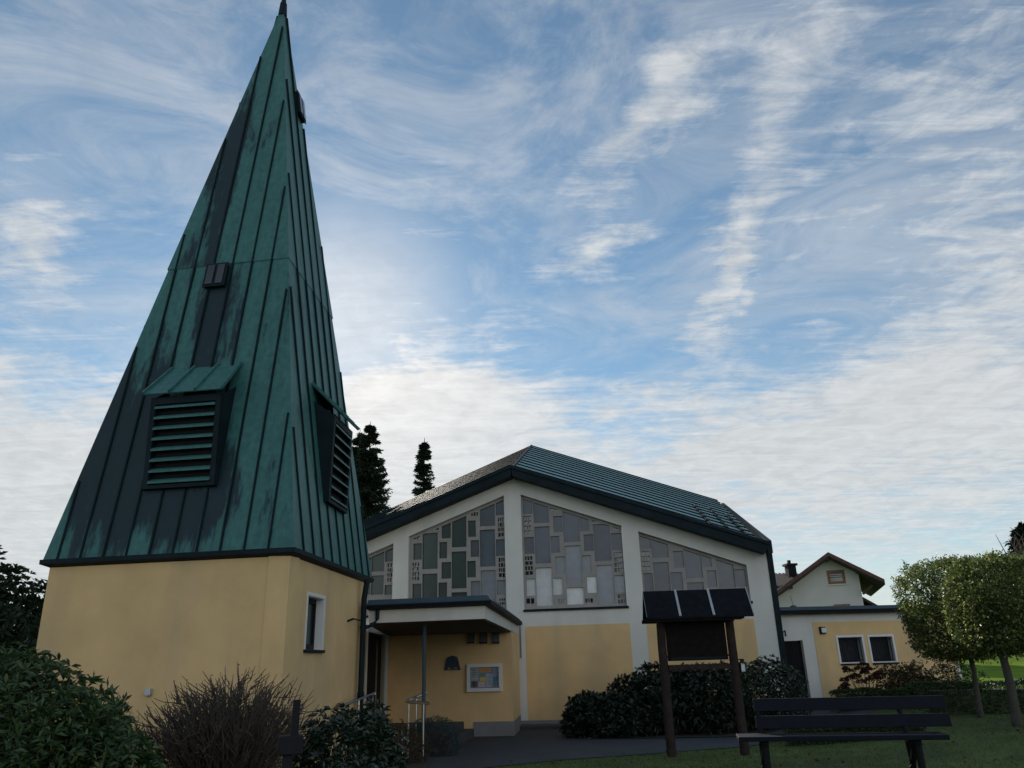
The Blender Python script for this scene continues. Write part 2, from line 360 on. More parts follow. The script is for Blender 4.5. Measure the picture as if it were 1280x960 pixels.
# ------------------------------------------------------------------ ground
def Sm(x, a, b):
    t = np.clip((np.asarray(x, float)-a)/(b-a), 0, 1); return t*t*(3-2*t)
def G(x, y):
    x = np.asarray(x, float); y = np.asarray(y, float)
    z = .5 - .25*Sm(y, 14, 22)*(1-Sm(x, 5, 9))
    z = z + .22*Sm(x, 4.5, 9)*Sm(y, 10, 15)
    z = z + .38*np.exp(-((x-3.1)/2.8)**2-((y-7.6)/2.4)**2)
    z = z + .026*np.clip(y-24, 0, 90)*Sm(x, 10, 16)
    return z
def g(x, y): return float(G(x, y))
def on_ground(x, y):
    r = ray(x, y); t = 3.0
    for k in range(4000):
        P = CAMP+r*t
        if P.z <= g(P.x, P.y): return P
        t += .02
    return P
def grid_mesh(name, xs, ys, mat_):
    X, Y = np.meshgrid(xs, ys); Z = G(X, Y)
    v = np.stack([X.ravel(), Y.ravel(), Z.ravel()], 1); nx, ny = len(xs), len(ys)
    i = np.arange(nx-1)[None, :]+nx*np.arange(ny-1)[:, None]; i = i.ravel()
    f = np.stack([i, i+1, i+1+nx, i+nx], 1)
    return mesh_obj(name, v, f, mat_, smooth=True)
M_lawn = mat('lawn', (.045, .078, .012), .95, .45, .9, .9, 50, col2=(.085, .125, .022), bdist=.03)
xs = np.concatenate([np.linspace(-700, -40, 10), np.linspace(-36, -10, 14), np.arange(-9.5, 16, .25), np.linspace(17, 40, 20), np.linspace(50, 700, 14)])
ys = np.concatenate([np.linspace(-500, -20, 8), np.linspace(-16, -1, 10), np.arange(0, 32, .25), np.linspace(33, 120, 40), np.linspace(140, 1200, 12)])
tag(grid_mesh('ground', xs, ys, M_lawn), kind='structure')

# asphalt path: near edge against the lawn, far edge along the buildings
near_px = [(470, 985), (560, 966), (640, 957), (700, 951), (770, 946), (838, 941), (890, 937), (930, 934), (965, 929), (995, 921)]
near = [on_ground(*q) for q in near_px]
near = [Vector((-2.2, 6.0, 0)), Vector((-1.2, 10.2, 0))] + near[1:] + [Vector((6.6, 18.2, 0)), Vector((8.0, 19.8, 0)), Vector((9.8, 22.2, 0))]
far = [Vector((-3.6, 6.2, 0)), Vector((-3.2, 12, 0)), Vector((-3.0, 16.2, 0)), Vector((-2.6, 22.4, 0)), Vector((-.2, 23.6, 0)), Vector((.5, 24.8, 0)), Vector((4, 24.4, 0)), Vector((7.5, 23.9, 0)), Vector((7.7, 24.6, 0)), Vector((9.6, 24.9, 0))]
def resample(P, n):
    P = [np.array((q[0], q[1])) for q in P]; d = [0]
    for a, b in zip(P, P[1:]): d.append(d[-1]+np.linalg.norm(b-a))
    t = np.linspace(0, d[-1], n); P = np.array(P); return np.stack([np.interp(t, d, P[:, 0]), np.interp(t, d, P[:, 1])], 1)
def strip(name, A, B, nu, nv, off, m):
    a, b = resample(A, nu), resample(B, nu); s = np.linspace(0, 1, nv)[:, None, None]
    P = a[None]*(1-s)+b[None]*s; Z = G(P[..., 0], P[..., 1])+off
    v = np.concatenate([P, Z[..., None]], 2).reshape(-1, 3)
    i = (np.arange(nu-1)[None, :]+nu*np.arange(nv-1)[:, None]).ravel()
    return mesh_obj(name, v, np.stack([i, i+1, i+1+nu, i+nu], 1), m, smooth=True)
tag(strip('path', near, far, 120, 60, .012, M_asphalt), kind='structure')
tag(strip('planting_bed', [(-9.6, 5.6), (-2.4, 5.6), (-2.0, 8.5), (-1.5, 12), (-1.6, 15.5)], [(-9.6, 12.3), (-7.5, 12.2), (-3.4, 11.7), (-3.3, 13), (-3.2, 16)], 60, 30, .03, M_soil), kind='structure')
tag(strip('planting_bed', [(1.1, 21.2), (3, 20.2), (5, 19.7), (7.1, 20.6)], [(1.2, 24.9), (3, 24.6), (5, 24.3), (7.3, 24.0)], 50, 30, .03, M_soil), kind='structure')
tag(strip('planting_bed', [(9.2, 22.6), (11, 21.0), (14, 20.4)], [(9.4, 24.7), (11, 24.8), (14, 25.2)], 40, 20, .03, M_soil), kind='structure')

M_meadow = mat('sunlit_meadow', (.12, .21, .014), .9, .3, .5, .6, 20, col2=(.18, .28, .02), bdist=.03, spec=.05)  # glow of backlit grass put into a brighter green base colour
tag(strip('meadow', [(13.5, 26.5), (30, 25), (60, 24)], [(18, 90), (60, 90), (110, 90)], 60, 60, .03, M_meadow), kind='structure')
# ------------------------------------------------------------------ church tower
aT = R(8)
FT = Frame(hit(364, 820, at_y(364, 820, 11.8), Vector((0, 1, 0))), -aT)
FR_ = Vector((-3.391, 11.812, 3.8)); FL_ = Vector((-7.461, 12.384, 3.8)); BR_ = Vector((-3.065, 16.467, 3.8)); BL_ = FL_+(BR_-FR_)
cen = (FR_+BL_)/2; APEX = Vector((cen.x, cen.y, 17.27))
gz = .5
tower = thing('church_tower', (cen.x, cen.y, gz), 'square yellow rendered bell tower with tall green copper spire and louvres', 'tower')
def ins(P, k): return P+(cen-P).normalized()*Vector((1, 1, 0)).length*0 + Vector((cen.x-P.x, cen.y-P.y, 0)).normalized()*k
def zz(P, z): return Vector((P.x, P.y, z))
inset = .07
c4 = [ins(p, inset) for p in (FL_, FR_, BR_, BL_)]
# four wall slabs, the right one with a window opening
aS = math.atan2(BR_.y-FR_.y, BR_.x-FR_.x)
fS = Frame(zz(c4[1], 0), aS)        # right side wall of the tower, u runs back
wq = [(384.5, 745), (405, 747.5), (402.5, 813), (381.5, 811)]
uvq = [fS.uv(*q) for q in wq]
wu0, wu1 = (uvq[0][0]+uvq[3][0])/2, (uvq[1][0]+uvq[2][0])/2
wv1, wv0 = (uvq[0][1]+uvq[1][1])/2, (uvq[2][1]+uvq[3][1])/2
mb = MB()
Ls = (c4[2]-c4[1]).length
mb.holes(fS, [(0, gz-.3), (Ls, gz-.3), (Ls, 3.74), (0, 3.74)], [[(wu0, wv0), (wu1, wv0), (wu1, wv1), (wu0, wv1)]], -.34, 0)
fF = Frame(zz(c4[0], 0), math.atan2(c4[1].y-c4[0].y, c4[1].x-c4[0].x)); Lf = (c4[1]-c4[0]).length
mb.fbox(fF, 0, Lf-.003, gz-.3, 3.74, -.34, .0)
mb.prism([zz(c4[3], gz-.3), zz(c4[2], gz-.3), zz(c4[2]+Vector((0, -.3, 0)), gz-.3), zz(c4[3]+Vector((0, -.3, 0)), gz-.3)], (0, 0, 3.5))
mb.prism([zz(c4[0]+Vector((.02, .36, 0)), gz-.3), zz(c4[3]+Vector((.02, -.31, 0)), gz-.3), zz(c4[3]+Vector((.32, -.31, 0)), gz-.3), zz(c4[0]+Vector((.32, .36, 0)), gz-.3)], (0, 0, 3.5))
mb.build('wall', M_yellow, tower, fix=True)
# window of the tower
mb = MB(); wv = []
ww = .045
for (a, b, c, d) in ((wu0-.05, wu0, wv0-.02, wv1+.05), (wu1, wu1+.05, wv0-.02, wv1+.05), (wu0, wu1, wv1, wv1+.05)):
    mb.fbox(fS, a, b, c, d, -.005, .012)
mb.fbox(fS, wu0+.001, wu0+.012, wv0, wv1, -.19, -.002); mb.fbox(fS, wu1-.012, wu1-.001, wv0, wv1, -.19, -.002); mb.fbox(fS, wu0+.013, wu1-.013, wv1-.012, wv1-.001, -.19, -.002)
win = mb.build('window', M_wfr, tower)
mb = MB()
for (a, b, c, d) in ((wu0+.013, wu0+.07, wv0, wv1-.013), (wu1-.07, wu1-.013, wv0, wv1-.013), (wu0+.07, wu1-.07, wv1-.09, wv1-.013), (wu0+.07, wu1-.07, wv0, wv0+.09)):
    mb.fbox(fS, a, b, c, d, -.19, -.13)
mb.build('frame', M_frame, win)
mb = MB(); mb.fbox(fS, wu0+.07, wu1-.07, wv0+.09, wv1-.09, -.175, -.165); mb.build('pane', M_glassG, win)
mb = MB(); mb.fbox(fS, wu0-.07, wu1+.04, wv0-.05, wv0-.004, -.12, .05); mb.build('sill', M_darkmetal, win)
# spire
class Face:                        # a sloping triangular face: s along the base from its middle, t up the slope
    def __init__(s, A, B):
        s.A, s.B = A, B; s.m = (A+B)/2; s.W = (B-A).length; s.U = (B-A).normalized(); s.T = (APEX-s.m); s.H = s.T.length; s.T = s.T.normalized()
        s.N = s.U.cross(s.T).normalized()
        if s.N.z < 0: s.N = -s.N
        s.Nh = Vector((s.N.x, s.N.y, 0)).normalized()
    def at(s, x, z, d=0):           # point on the face at height z
        t = (z-s.m.z)/s.T.z; return s.m+s.U*x+s.T*t+s.N*d
faces = [Face(FL_, FR_), Face(FR_, BR_), Face(BR_, BL_), Face(BL_, FL_)]
ov = .05
mb = MB(); base = [ins(p, -ov) for p in (FL_, FR_, BR_, BL_)]
zj = 9.4; kj = (17.27-zj)/(17.27-3.8)
def lerp(a, b, k): return a+(b-a)*k
tip = [lerp(APEX, zz(p, 3.8), .016) for p in base]
ring2 = [lerp(APEX, zz(p, 3.8), kj)+Vector((0, 0, 0)) for p in base]
ring2b = [p+Vector((p.x-cen.x, p.y-cen.y, 0)).normalized()*.02 for p in ring2]
vs = base+[p-Vector((0, 0, .02)) for p in ring2]+ring2b+tip
# lower shell, a lap of 2 cm at the joint, upper shell
fs = []
for i in range(4):
    j = (i+1) % 4
    fs += [(i, j, 4+j, 4+i), (4+i, 4+j, 8+j, 8+i), (8+i, 8+j, 12+j, 12+i)]
fs += [(12, 13, 14, 15), (3, 2, 1, 0)]
mb.add(vs, fs)
spire = mb.build('spire', M_copper, tower)
mb = MB()
sp_in = .39
for fi, f in enumerate(faces[:2]+faces[2:]):
    sp_in = .39 if fi % 2 == 0 else .50
    n = int(f.W/2/sp_in)
    for k in range(-n, n+1):
        s0 = k*sp_in + (.12 if fi % 2 == 0 else .05)
        if abs(s0) > f.W/2-(.08 if fi < 2 else .45): continue
        t1 = (1-abs(s0)/(f.W/2))*f.H
        a = f.m+f.U*s0+f.N*.035; b = f.m+f.U*s0+f.T*(t1-.16)+f.N*.028
        mb.bar(a, b, .028, .05, up=f.N)
mb.build('standing_seams', M_seam, tower, label='raised joints between the copper sheets')
mb = MB()
eo = [zz(ins(p, -.09), 3.75) for p in (FL_, FR_, BR_, BL_)]; ei = [zz(ins(p, inset+.02), 3.70) for p in (FL_, FR_, BR_, BL_)]
eu = [q+Vector((0, 0, .07)) for q in eo]; eiu = [zz(ins(p, 0.02), 3.80) for p in (FL_, FR_, BR_, BL_)]
vs = ei+eo+eu+eiu; fs = []
for i in range(4):
    j = (i+1) % 4
    for r_ in range(3): fs.append((r_*4+i, r_*4+j, r_*4+4+j, r_*4+4+i))
mb.add(vs, fs); mb.build('eave_trim', M_darkmetal, tower)
mb = MB(); t0 = lerp(APEX, cen+Vector((0, 0, 3.8-cen.z)), .03); mb.tube([APEX-Vector((0, 0, .42)), APEX-Vector((0, 0, .05)), APEX+Vector((0, 0, .02)), APEX+Vector((0, 0, .5))], [.11, .085, .06, .025], 8)
mb.build('finial', M_darkmetal, tower)
def louvre(f, sc, hw, z0, z1, zh, lean=.08, e=.13):
    dz = z1-z0
    B0 = f.at(sc, z0, .09); dn = f.Nh
    def q(x, z, d=0): return B0+f.U*x+Vector((0, 0, z-z0))+dn*(d+lean*(z-z0)/dz)
    mb = MB()
    fw = .085
    for (x0, x1, a, b) in ((-hw, -hw+fw, z0, z1), (hw-fw, hw, z0, z1), (-hw+fw, hw-fw, z0, z0+.06), (-hw+fw, hw-fw, z1-.12, z1)):
        mb.hexa([q(x0, a, .03), q(x1, a, .03), q(x1, a, -.04), q(x0, a, -.04), q(x0, b, .03), q(x1, b, .03), q(x1, b, -.04), q(x0, b, -.04)])
    for sg in (-1, 1):             # cheeks
        x = sg*hw
        P = [q(x, z0, -.02), q(x, z1, -.02), f.at(sc+x, z1+.35, -.05), f.at(sc+x, z0, -.05)]
        mb.prism(P, f.U*(.012*sg))
    L_ = mb.build('louvre', M_darkmetal, tower)
    mb = MB(); mb.add([q(-hw+.02, z0, -.06), q(hw-.02, z0, -.06), q(hw-.02, z1, -.06), q(-hw+.02, z1, -.06)], [(0, 1, 2, 3)])
    mb.build('dark_backing', M_black, L_, fix=False)
    mb = MB(); n = 8
    for k in range(n):
        z = z0+.08+(dz-.24)*k/(n-1)*.97
        mb.hexa([q(-hw+fw, z, .045), q(hw-fw, z, .045), q(hw-fw, z+.07, -.05), q(-hw+fw, z+.07, -.05),
                 q(-hw+fw, z+.035, .045), q(hw-fw, z+.035, .045), q(hw-fw, z+.09, -.05), q(-hw+fw, z+.09, -.05)])
    mb.build('slats', coppermat('slat_copper', .9), L_)
    zl = z1+.02
    mb = MB()
    A, Bq = f.at(sc-hw-.03, zh, .0), f.at(sc+hw+.03, zh, .0); C, D = q(hw+e, zl, .13), q(-hw-e, zl, .13)
    nrm = (Bq-A).cross(D-A).normalized()
    if nrm.z < 0: nrm = -nrm
    mb.prism([A, Bq, C, D], nrm*.02)
    for k in (.0, .33, .66, 1.0): mb.bar(lerp(A, Bq, k)+nrm*.04, lerp(D, C, k)+nrm*.04, .03, .05, up=nrm)
    mb.build('hood', coppermat('hood_copper', .60), L_)
louvre(faces[0], 0.02, .62, 4.87, 6.40, 7.14, .08, .08)
louvre(faces[1], .0, .60, 4.85, 6.48, 7.10, .03, .0)
def hatch(f, sc, z, hw, hh):
    n = f.N; mb = MB()
    T = f.T
    def q(x, y, d): return f.at(sc+x, z, 0)+T*y+n*d
    def bx(x0, x1, y0, y1, d0, d1): mb.hexa([q(x0, y0, d0), q(x1, y0, d0), q(x1, y1, d0), q(x0, y1, d0), q(x0, y0, d1), q(x1, y0, d1), q(x1, y1, d1), q(x0, y1, d1)])
    bx(-hw, hw, -hh, hh, -.05, .09); bx(-hw-.02, hw+.02, -hh-.02, hh+.02, .09, .11)
    h = mb.build('hatch', M_darkmetal, tower)
    mb = MB()
    bx(-hw+.03, -.03, -hh+.03, hh-.03, .111, .13); bx(.03, hw-.03, -hh+.03, hh-.03, .111, .13)
    mb.build('hatch_pane', M_glass, h)
hatch(faces[0], -.15, 9.1, .20, .25)
hatch(faces[1], .30, 14.35, .20, .30)
# small fittings on the walls
mb = MB(); u, v = fF.uv(187, 865); mb.fbox(fF, u-.045, u+.045, v-.05, v+.05, 0, .06); 
mb.build('junction_box', M_galv, tower, bevel=.006)
mb = MB(); u, v = fS.uv(434, 776.5)
A = fS.p(u, v, 0); mb.tube([A, A+fS.N*.12+Vector((0, 0, .04))], .02, 6)
mb.tube([A+fS.N*.12+Vector((0, 0, .04)), A+fS.N*.14+fS.U*.55+Vector((0, 0, .02))], .014, 6)
mb.build('bracket_arm', M_darkmetal, tower)
# rainwater pipe at the rear right corner
pp = at_y(457.5, 735, 15.75)
mb = MB()
mb.tube([Vector((pp.x+.02, pp.y, 3.72)), Vector((pp.x-.03, pp.y, 3.35)), Vector((pp.x-.03, pp.y, .45))], .055, 10)
mb.tube([Vector((pp.x-.03, pp.y, 1.52)), Vector((pp.x-.03, pp.y, 1.64))], .066, 10)
mb.tube([Vector((pp.x-.03, pp.y, 2.8)), Vector((pp.x-.03, pp.y, 2.84))], .064, 10)
mb.build('drainpipe', M_darkmetal, tower, smooth=False)

# ------------------------------------------------------------------ church
aF = R(7.5)
P0 = at_y(650, 902, 25.0)
fc = Frame(Vector((P0.x, P0.y, 0)), -aF)
church = thing('church', (P0.x, P0.y, .25), 'modern gabled church with white frame, yellow panels, tracery windows and green copper roof', 'church')
back = Vector((math.sin(R(4)), math.cos(R(4)), 0))
uA, vA = fc.uv(640, 592); uR, vR = fc.uv(957.5, 690.5)
gl = .2
half = uR-uA
slR = (vA-vR)/half
outer = [(uA-half, gl-.3), (uR, gl-.3), (uR, vR+.12), (uA, vA+.12), (uA-half, vR+.12)]
plinth_v = .45
W3 = [fc.uv(651, 618), fc.uv(776, 657), fc.uv(785, 757), fc.uv(655, 762)]
W4 = [fc.uv(798, 664), fc.uv(932, 706.3), fc.uv(940, 750), fc.uv(805, 756)]
sill = (W3[2][1]+W3[3][1])/2
a3, b3 = (W3[0][0]+W3[3][0])/2, (W3[1][0]+W3[2][0])/2
a4, b4 = (W4[0][0]+W4[3][0])/2, (W4[1][0]+W4[2][0])/2
W3 = [(a3, sill), (b3, sill), (b3, W3[1][1]), (a3, W3[0][1])]
W4 = [(a4, sill), (b4, sill), (b4, W4[1][1]), (a4, W4[0][1])]
uc = (fc.uv(631.5, 700)[0]+fc.uv(653.5, 700)[0])/2
def mir(Wq): a, b, c, d = Wq; return [(2*uc-b[0], sill), (2*uc-a[0], sill), (2*uc-d[0], d[1]), (2*uc-c[0], c[1])]
W2, W1 = mir(W3), mir(W4)
mb = MB(); mb.holes(fc, outer, [W1, W2, W3, W4], -.42, 0)
wallc = mb.build('facade_wall', M_white, church)
# side and back walls
def fcp(u, v, d=0): return fc.p(u, v, d)
for sg, uu in ((1, uR), (-1, uA-half)):
    mb = MB(); A = fcp(uu-(.0 if sg > 0 else 0), gl-.3, -.425); B = A+back*8.0
    off = fc.U*(-.3*sg)
    mb.hexa([A, B, B+off, A+off, A+Vector((0, 0, vR+.25-gl)), B+Vector((0, 0, vR+1.8-gl)), B+off+Vector((0, 0, vR+1.8-gl)), A+off+Vector((0, 0, vR+.25-gl))])
    mb.build('side_wall', M_white, church)
# plinth, panels
mb = MB(); u0 = fc.uv(647, 900)[0]; mb.fbox(fc, u0, uR+.02, gl-.3, plinth_v, 0, .02); mb.build('plinth', M_plinth, church)
def panel(px, v0, v1):
    us = [fc.uv(*q)[0] for q in px]; mb = MB(); mb.fbox(fc, us[0], us[1], v0, v1, .0, .012); return mb.build('panel', M_yellow, church)
vt = (fc.uv(656, 783.3)[1]+fc.uv(787, 778.8)[1])/2
panel([(659, 850), (791, 830)], plinth_v+.003, vt)
panel([(810, 800), (945, 795)], plinth_v+.003, vt)
# stone ledge at the foot of the wall
mb = MB(); mb.fbox(fc, .05, 2.6, gl-.2, gl+.16, .02, .75); mb.build('ledge', M_step, church, bevel=.02)
# windows
def clip(poly, a, b):              # keep the part of a polygon below the line a-b
    out = []; n = len(poly)
    def sd(p): return (b[0]-a[0])*(p[1]-a[1])-(b[1]-a[1])*(p[0]-a[0])
    for i in range(n):
        p, q = poly[i], poly[(i+1) % n]; dp, dq = sd(p), sd(q)
        if dp <= 0: out.append(p)
        if (dp < 0 < dq) or (dq < 0 < dp):
            k = dp/(dp-dq); out.append((p[0]+(q[0]-p[0])*k, p[1]+(q[1]-p[1])*k))
    return out
def area(p): return abs(sum(p[i][0]*p[(i+1) % len(p)][1]-p[(i+1) % len(p)][0]*p[i][1] for i in range(len(p))))/2
def tracery(Wq, rects, ox, oy, k, glasspick):
    (a0, _), (a1, _), (_, vr), (_, vl) = Wq
    lo = (a0, vl-.10); hi = (a1, vr-.10)
    panes = []; grilles = []
    for r_ in rects:
        x0, y0, x1, y1 = r_[:4]; ex = k*(.22 if k < 6 or k > 7 else .42); ey = k*.6
        if r_[-1] != 'g': x0 -= ex; x1 += ex; y0 -= ey; y1 += ey
        xm, ym = (x0+x1)/2, (y0+y1)/2
        uL, uRt = fc.uv(ox+x0/k, oy+ym/k, -.18)[0], fc.uv(ox+x1/k, oy+ym/k, -.18)[0]
        vT, vB = fc.uv(ox+xm/k, oy+y0/k, -.18)[1], fc.uv(ox+xm/k, oy+y1/k, -.18)[1]
        if not r_[-1] == 'g': vT += (.25 if r_[-1] == 't' else 0)
        uL = max(uL, a0+.03); uRt = min(uRt, a1-.03); vB = max(vB, sill+.05)
        if uRt-uL < .05 or vT-vB < .05: continue
        rc = [(uL+.002, vB), (uRt-.002, vB), (uRt-.002, vT), (uL+.002, vT)]
        rc = clip(rc, lo, hi)
        if len(rc) < 3 or area(rc) < .01: continue
        if r_[-1] == 'g': grilles.append((uL, uRt, vB, vT, rc))
        else: panes.append((rc, glasspick((uL+uRt)/2, (vT+vB)/2)))
    small = []
    for (uL, uRt, vB, vT, rc) in grilles:
        nr = max(1, int(round((vT-vB)/.15))); rr = random.Random(int(uL*100)+int(vB*37))
        for i in range(nr):
            y0 = vB+(vT-vB)*i/nr; y1 = vB+(vT-vB)*(i+1)/nr
            nc = rr.choice((2, 3, 3)); cuts = sorted([0]+[(j+rr.uniform(-.22, .22))/nc for j in range(1, nc)]+[1])
            for c0, c1 in zip(cuts, cuts[1:]):
                A = uL+.01+(uRt-uL-.02)*c0; B = uL+.01+(uRt-uL-.02)*c1
                q = clip([(A+.012, y0+.014+rr.uniform(0, .02)), (B-.012, y0+.014), (B-.012, y1-.014), (A+.012, y1-.014)], lo, hi)
                if len(q) >= 3 and area(q) > .0015:
                    y = q[0][1]; q = [(a, max(b, y)) for a, b in q]; small.append(q)
    mb = MB()
    oq = [(a0+.004, sill+.004), (a1-.004, sill+.004), (a1-.004, vr-.006), (a0+.004, vl-.006)]
    mb.holes(fc, oq, [p for p, _ in panes]+small, -.30, -.16)
    mb.add([fc.p(a, b, -.32) for a, b in oq], [(0, 1, 2, 3)])
    wn = mb.build('window', M_conc, church)
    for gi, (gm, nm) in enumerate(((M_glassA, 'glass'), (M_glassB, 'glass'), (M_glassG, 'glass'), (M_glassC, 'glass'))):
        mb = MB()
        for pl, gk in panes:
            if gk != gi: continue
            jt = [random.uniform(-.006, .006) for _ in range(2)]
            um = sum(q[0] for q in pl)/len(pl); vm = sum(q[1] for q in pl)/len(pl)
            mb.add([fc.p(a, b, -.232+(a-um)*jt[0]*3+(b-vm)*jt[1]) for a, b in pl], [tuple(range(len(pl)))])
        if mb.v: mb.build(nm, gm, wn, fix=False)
    if small:
        mb = MB()
        for pl in small: mb.add([fc.p(a, b, -.24) for a, b in pl], [tuple(range(len(pl)))])
        mb.build('small_panes', M_glass, wn, fix=False)
    mb = MB(); mb.fbox(fc, a0-.02, a1+.04, sill-.07, sill-.003, -.1, .06); mb.build('sill', M_darkmetal, wn)
g_ = 'g'
R3 = [(70, 168, 130, 262, 't'), (137, 188, 232, 320, 't'), (68, 275, 125, 398, g_), (80, 415, 140, 515, 0), (146, 348, 240, 575, 0), (246, 408, 300, 508, 0),
      (235, 225, 292, 252, g_), (262, 282, 318, 378, 0), (324, 240, 424, 440, 't'), (428, 280, 485, 372, 't'), (498, 292, 600, 318, g_), (455, 398, 513, 497, 0),
      (518, 332, 622, 560, 0), (632, 335, 685, 372, g_), (627, 390, 690, 492, 0), (640, 505, 705, 638, g_), (75, 530, 135, 655, g_), (92, 676, 148, 778, 0),
      (153, 606, 254, 842, 0), (259, 672, 318, 772, 0), (338, 468, 438, 698, 0), (277, 537, 333, 636, 0), (443, 530, 500, 630, 0), (347, 732, 452, 833, 0),
      (475, 660, 534, 760, 0), (539, 590, 643, 826, 0), (648, 655, 710, 755, 0), (85, 795, 145, 835, g_), (290, 800, 343, 835, g_), (458, 795, 515, 828, g_), (665, 770, 725, 835, g_)]
R2 = [(1088, 100, 1160, 215, 't'), (962, 150, 1078, 302, 't'), (1100, 235, 1165, 395, g_), (867, 265, 925, 388, 0), (738, 225, 850, 470, 't'), (657, 300, 725, 400, 't'),
      (885, 190, 950, 228, g_), (565, 312, 635, 340, g_), (425, 380, 485, 420, g_), (430, 448, 494, 570, 0), (502, 365, 620, 645, 0), (637, 437, 695, 560, 0),
      (415, 595, 480, 745, g_), (500, 690, 618, 950, 0), (422, 770, 490, 890, 0), (630, 760, 695, 880, 0), (736, 512, 850, 800, 0), (655, 597, 728, 722, 0),
      (860, 588, 925, 712, 0), (735, 838, 855, 960, 0), (888, 422, 952, 548, 0), (962, 338, 1080, 625, 0), (1090, 415, 1165, 540, 0), (1105, 555, 1170, 720, g_),
      (970, 662, 1085, 900, 0), (890, 748, 962, 860, 0), (1096, 742, 1168, 850, 0), (1110, 880, 1175, 940, g_)]
R4 = [(155, 150, 243, 262, 't'), (160, 285, 245, 470, g_), (252, 180, 405, 345, 't'), (415, 225, 500, 250, g_), (458, 292, 548, 438, 0), (558, 265, 715, 532, 't'),
      (722, 320, 803, 428, 't'), (862, 375, 1015, 620, 't'), (768, 470, 852, 615, 0), (1040, 400, 1125, 430, g_), (1025, 460, 1122, 610, 0), (185, 495, 268, 660, 0),
      (280, 395, 424, 740, 0), (434, 487, 540, 640, 0), (585, 580, 740, 740, 0), (1120, 635, 1175, 735, g_), (190, 690, 262, 770, g_), (870, 660, 1020, 780, 0), (770, 660, 855, 760, 0)]
def pick3(u, v): return (1 if (v < sill+.78 and u < b3-.75) else 3) if v < sill+1.35 else 0  # lower panes get the paler glass, a painted reflection of the sky
def pick2(u, v): return (1 if v < sill+.55 and u > -.7 else 3) if (u > -1.5 and v < sill+1.0) else (0 if u > -1.35 else 2)  # pale low panes and green left ones carry reflections as colour
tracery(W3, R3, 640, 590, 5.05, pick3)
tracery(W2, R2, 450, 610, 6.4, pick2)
tracery(W4, R4, 780, 650, 7.38, lambda u, v: 0)
R1 = [(95, 520, 193, 665, 't'), (205, 480, 275, 585, 't'), (215, 600, 275, 755, g_), (90, 705, 188, 850, 0), (200, 780, 270, 850, 0), (-40, 560, 85, 850, 0), (-160, 620, -55, 850, 0)]
tracery(W1, R1, 450, 610, 6.4, lambda u, v: 2)
# roof: front rake 0.55 m proud of the wall, rising towards the back
ovh = .55
fo = Frame(fc.p(0, 0, ovh), -aF)
def Fo(x, y): return hit(x, y, fo.O, fo.N)
fb = Frame(fc.p(0, 0, -8.0), -aF)
def Fb(x, y): return hit(x, y, fb.O, fb.N)
fo.O = fc.p(0, 0, .42); A0 = Fo(639.5, 586); A1 = Fo(949, 676); Bk0 = Fb(664.3, 557.5); Bk1 = Fb(897, 626)
mid = A0
A2 = Fo(461, 664); B2 = Fb(460, 648.8)
def ext(P, Q, uu):                 # extend line P-Q to horizontal offset uu from P
    d = Q-P; l = d.dot(fc.U); return P+d*(uu/l)
A2 = ext(A0, A2, -half-.35); B2 = ext(Bk0, B2, -(Bk1-Bk0).dot(fc.U))
def slab(mb, q, th):
    n = (q[1]-q[0]).cross(q[3]-q[0]).normalized()
    if n.z < 0: n = -n
    mb.prism(q, n*-th); return n
def curved(mb, a, b, c, d, th, N1=14, N2=14):   # a-b front rake, d-c back rake, as a fine grid with thickness
    n = (b-a).cross(d-a).normalized()
    if n.z < 0: n = -n
    vs = []; W_ = N2+1
    for k in (0, -th):
        for i in range(N1+1):
            for j in range(N2+1): vs.append(lerp(lerp(a, d, i/N1), lerp(b, c, i/N1), j/N2)+n*k)
    o = (N1+1)*W_; fs = []
    for i in range(N1):
        for j in range(N2):
            q = (i*W_+j, i*W_+j+1, (i+1)*W_+j+1, (i+1)*W_+j); fs += [q, tuple(o+x for x in q[::-1])]
    rim = [j for j in range(N2)]+[i*W_+N2 for i in range(N1)]+[N1*W_+j for j in range(N2, 0, -1)]+[i*W_ for i in range(N1, 0, -1)]
    for x, y in zip(rim, rim[1:]+rim[:1]): fs.append((x, y, o+y, o+x))
    mb.add(vs, fs); return n
mb = MB(); nR = curved(mb, A0, A1, Bk1, Bk0, .12); mb.build('roof', M_copper2, church)
mb = MB(); nL = curved(mb, A0, A2, B2, Bk0, .12); mb.build('roof', coppermat('shaded_copper_roof', .38, pale=True), church, label='left roof slope with shade put into its copper colour')  # darker copy of the roof copper, shade put into the colour
mb = MB()
for (a, b, c, d, n) in ((A0, A1, Bk1, Bk0, nR), (A0, A2, B2, Bk0, nL)):
    for k in range(0, 13):
        t = k/12
        mb.bar(lerp(a, d, t)+n*.014, lerp(b, c, t)+n*.014, .06, .05, up=n)
mb.tube([A0+Vector((0, 0, .02)), Bk0+Vector((0, 0, .02))], .05, 6)
mb.build('roof_seams', M_seam, church, label='raised joints of the copper roof')
for rr_ in range(3):
    for k in range(6):
        t = (k+.5*(rr_ % 2)+.4)/12; s_ = .96-.07*rr_
        a = lerp(lerp(A0, Bk0, t), lerp(A1, Bk1, t), s_)
        b = lerp(lerp(A0, Bk0, t+.05), lerp(A1, Bk1, t+.05), s_)
        mb = MB(); mb.bar(a+nR*.03, b+nR*.03, .10, .05, up=nR); mb.build('snow_guard', M_black, church)
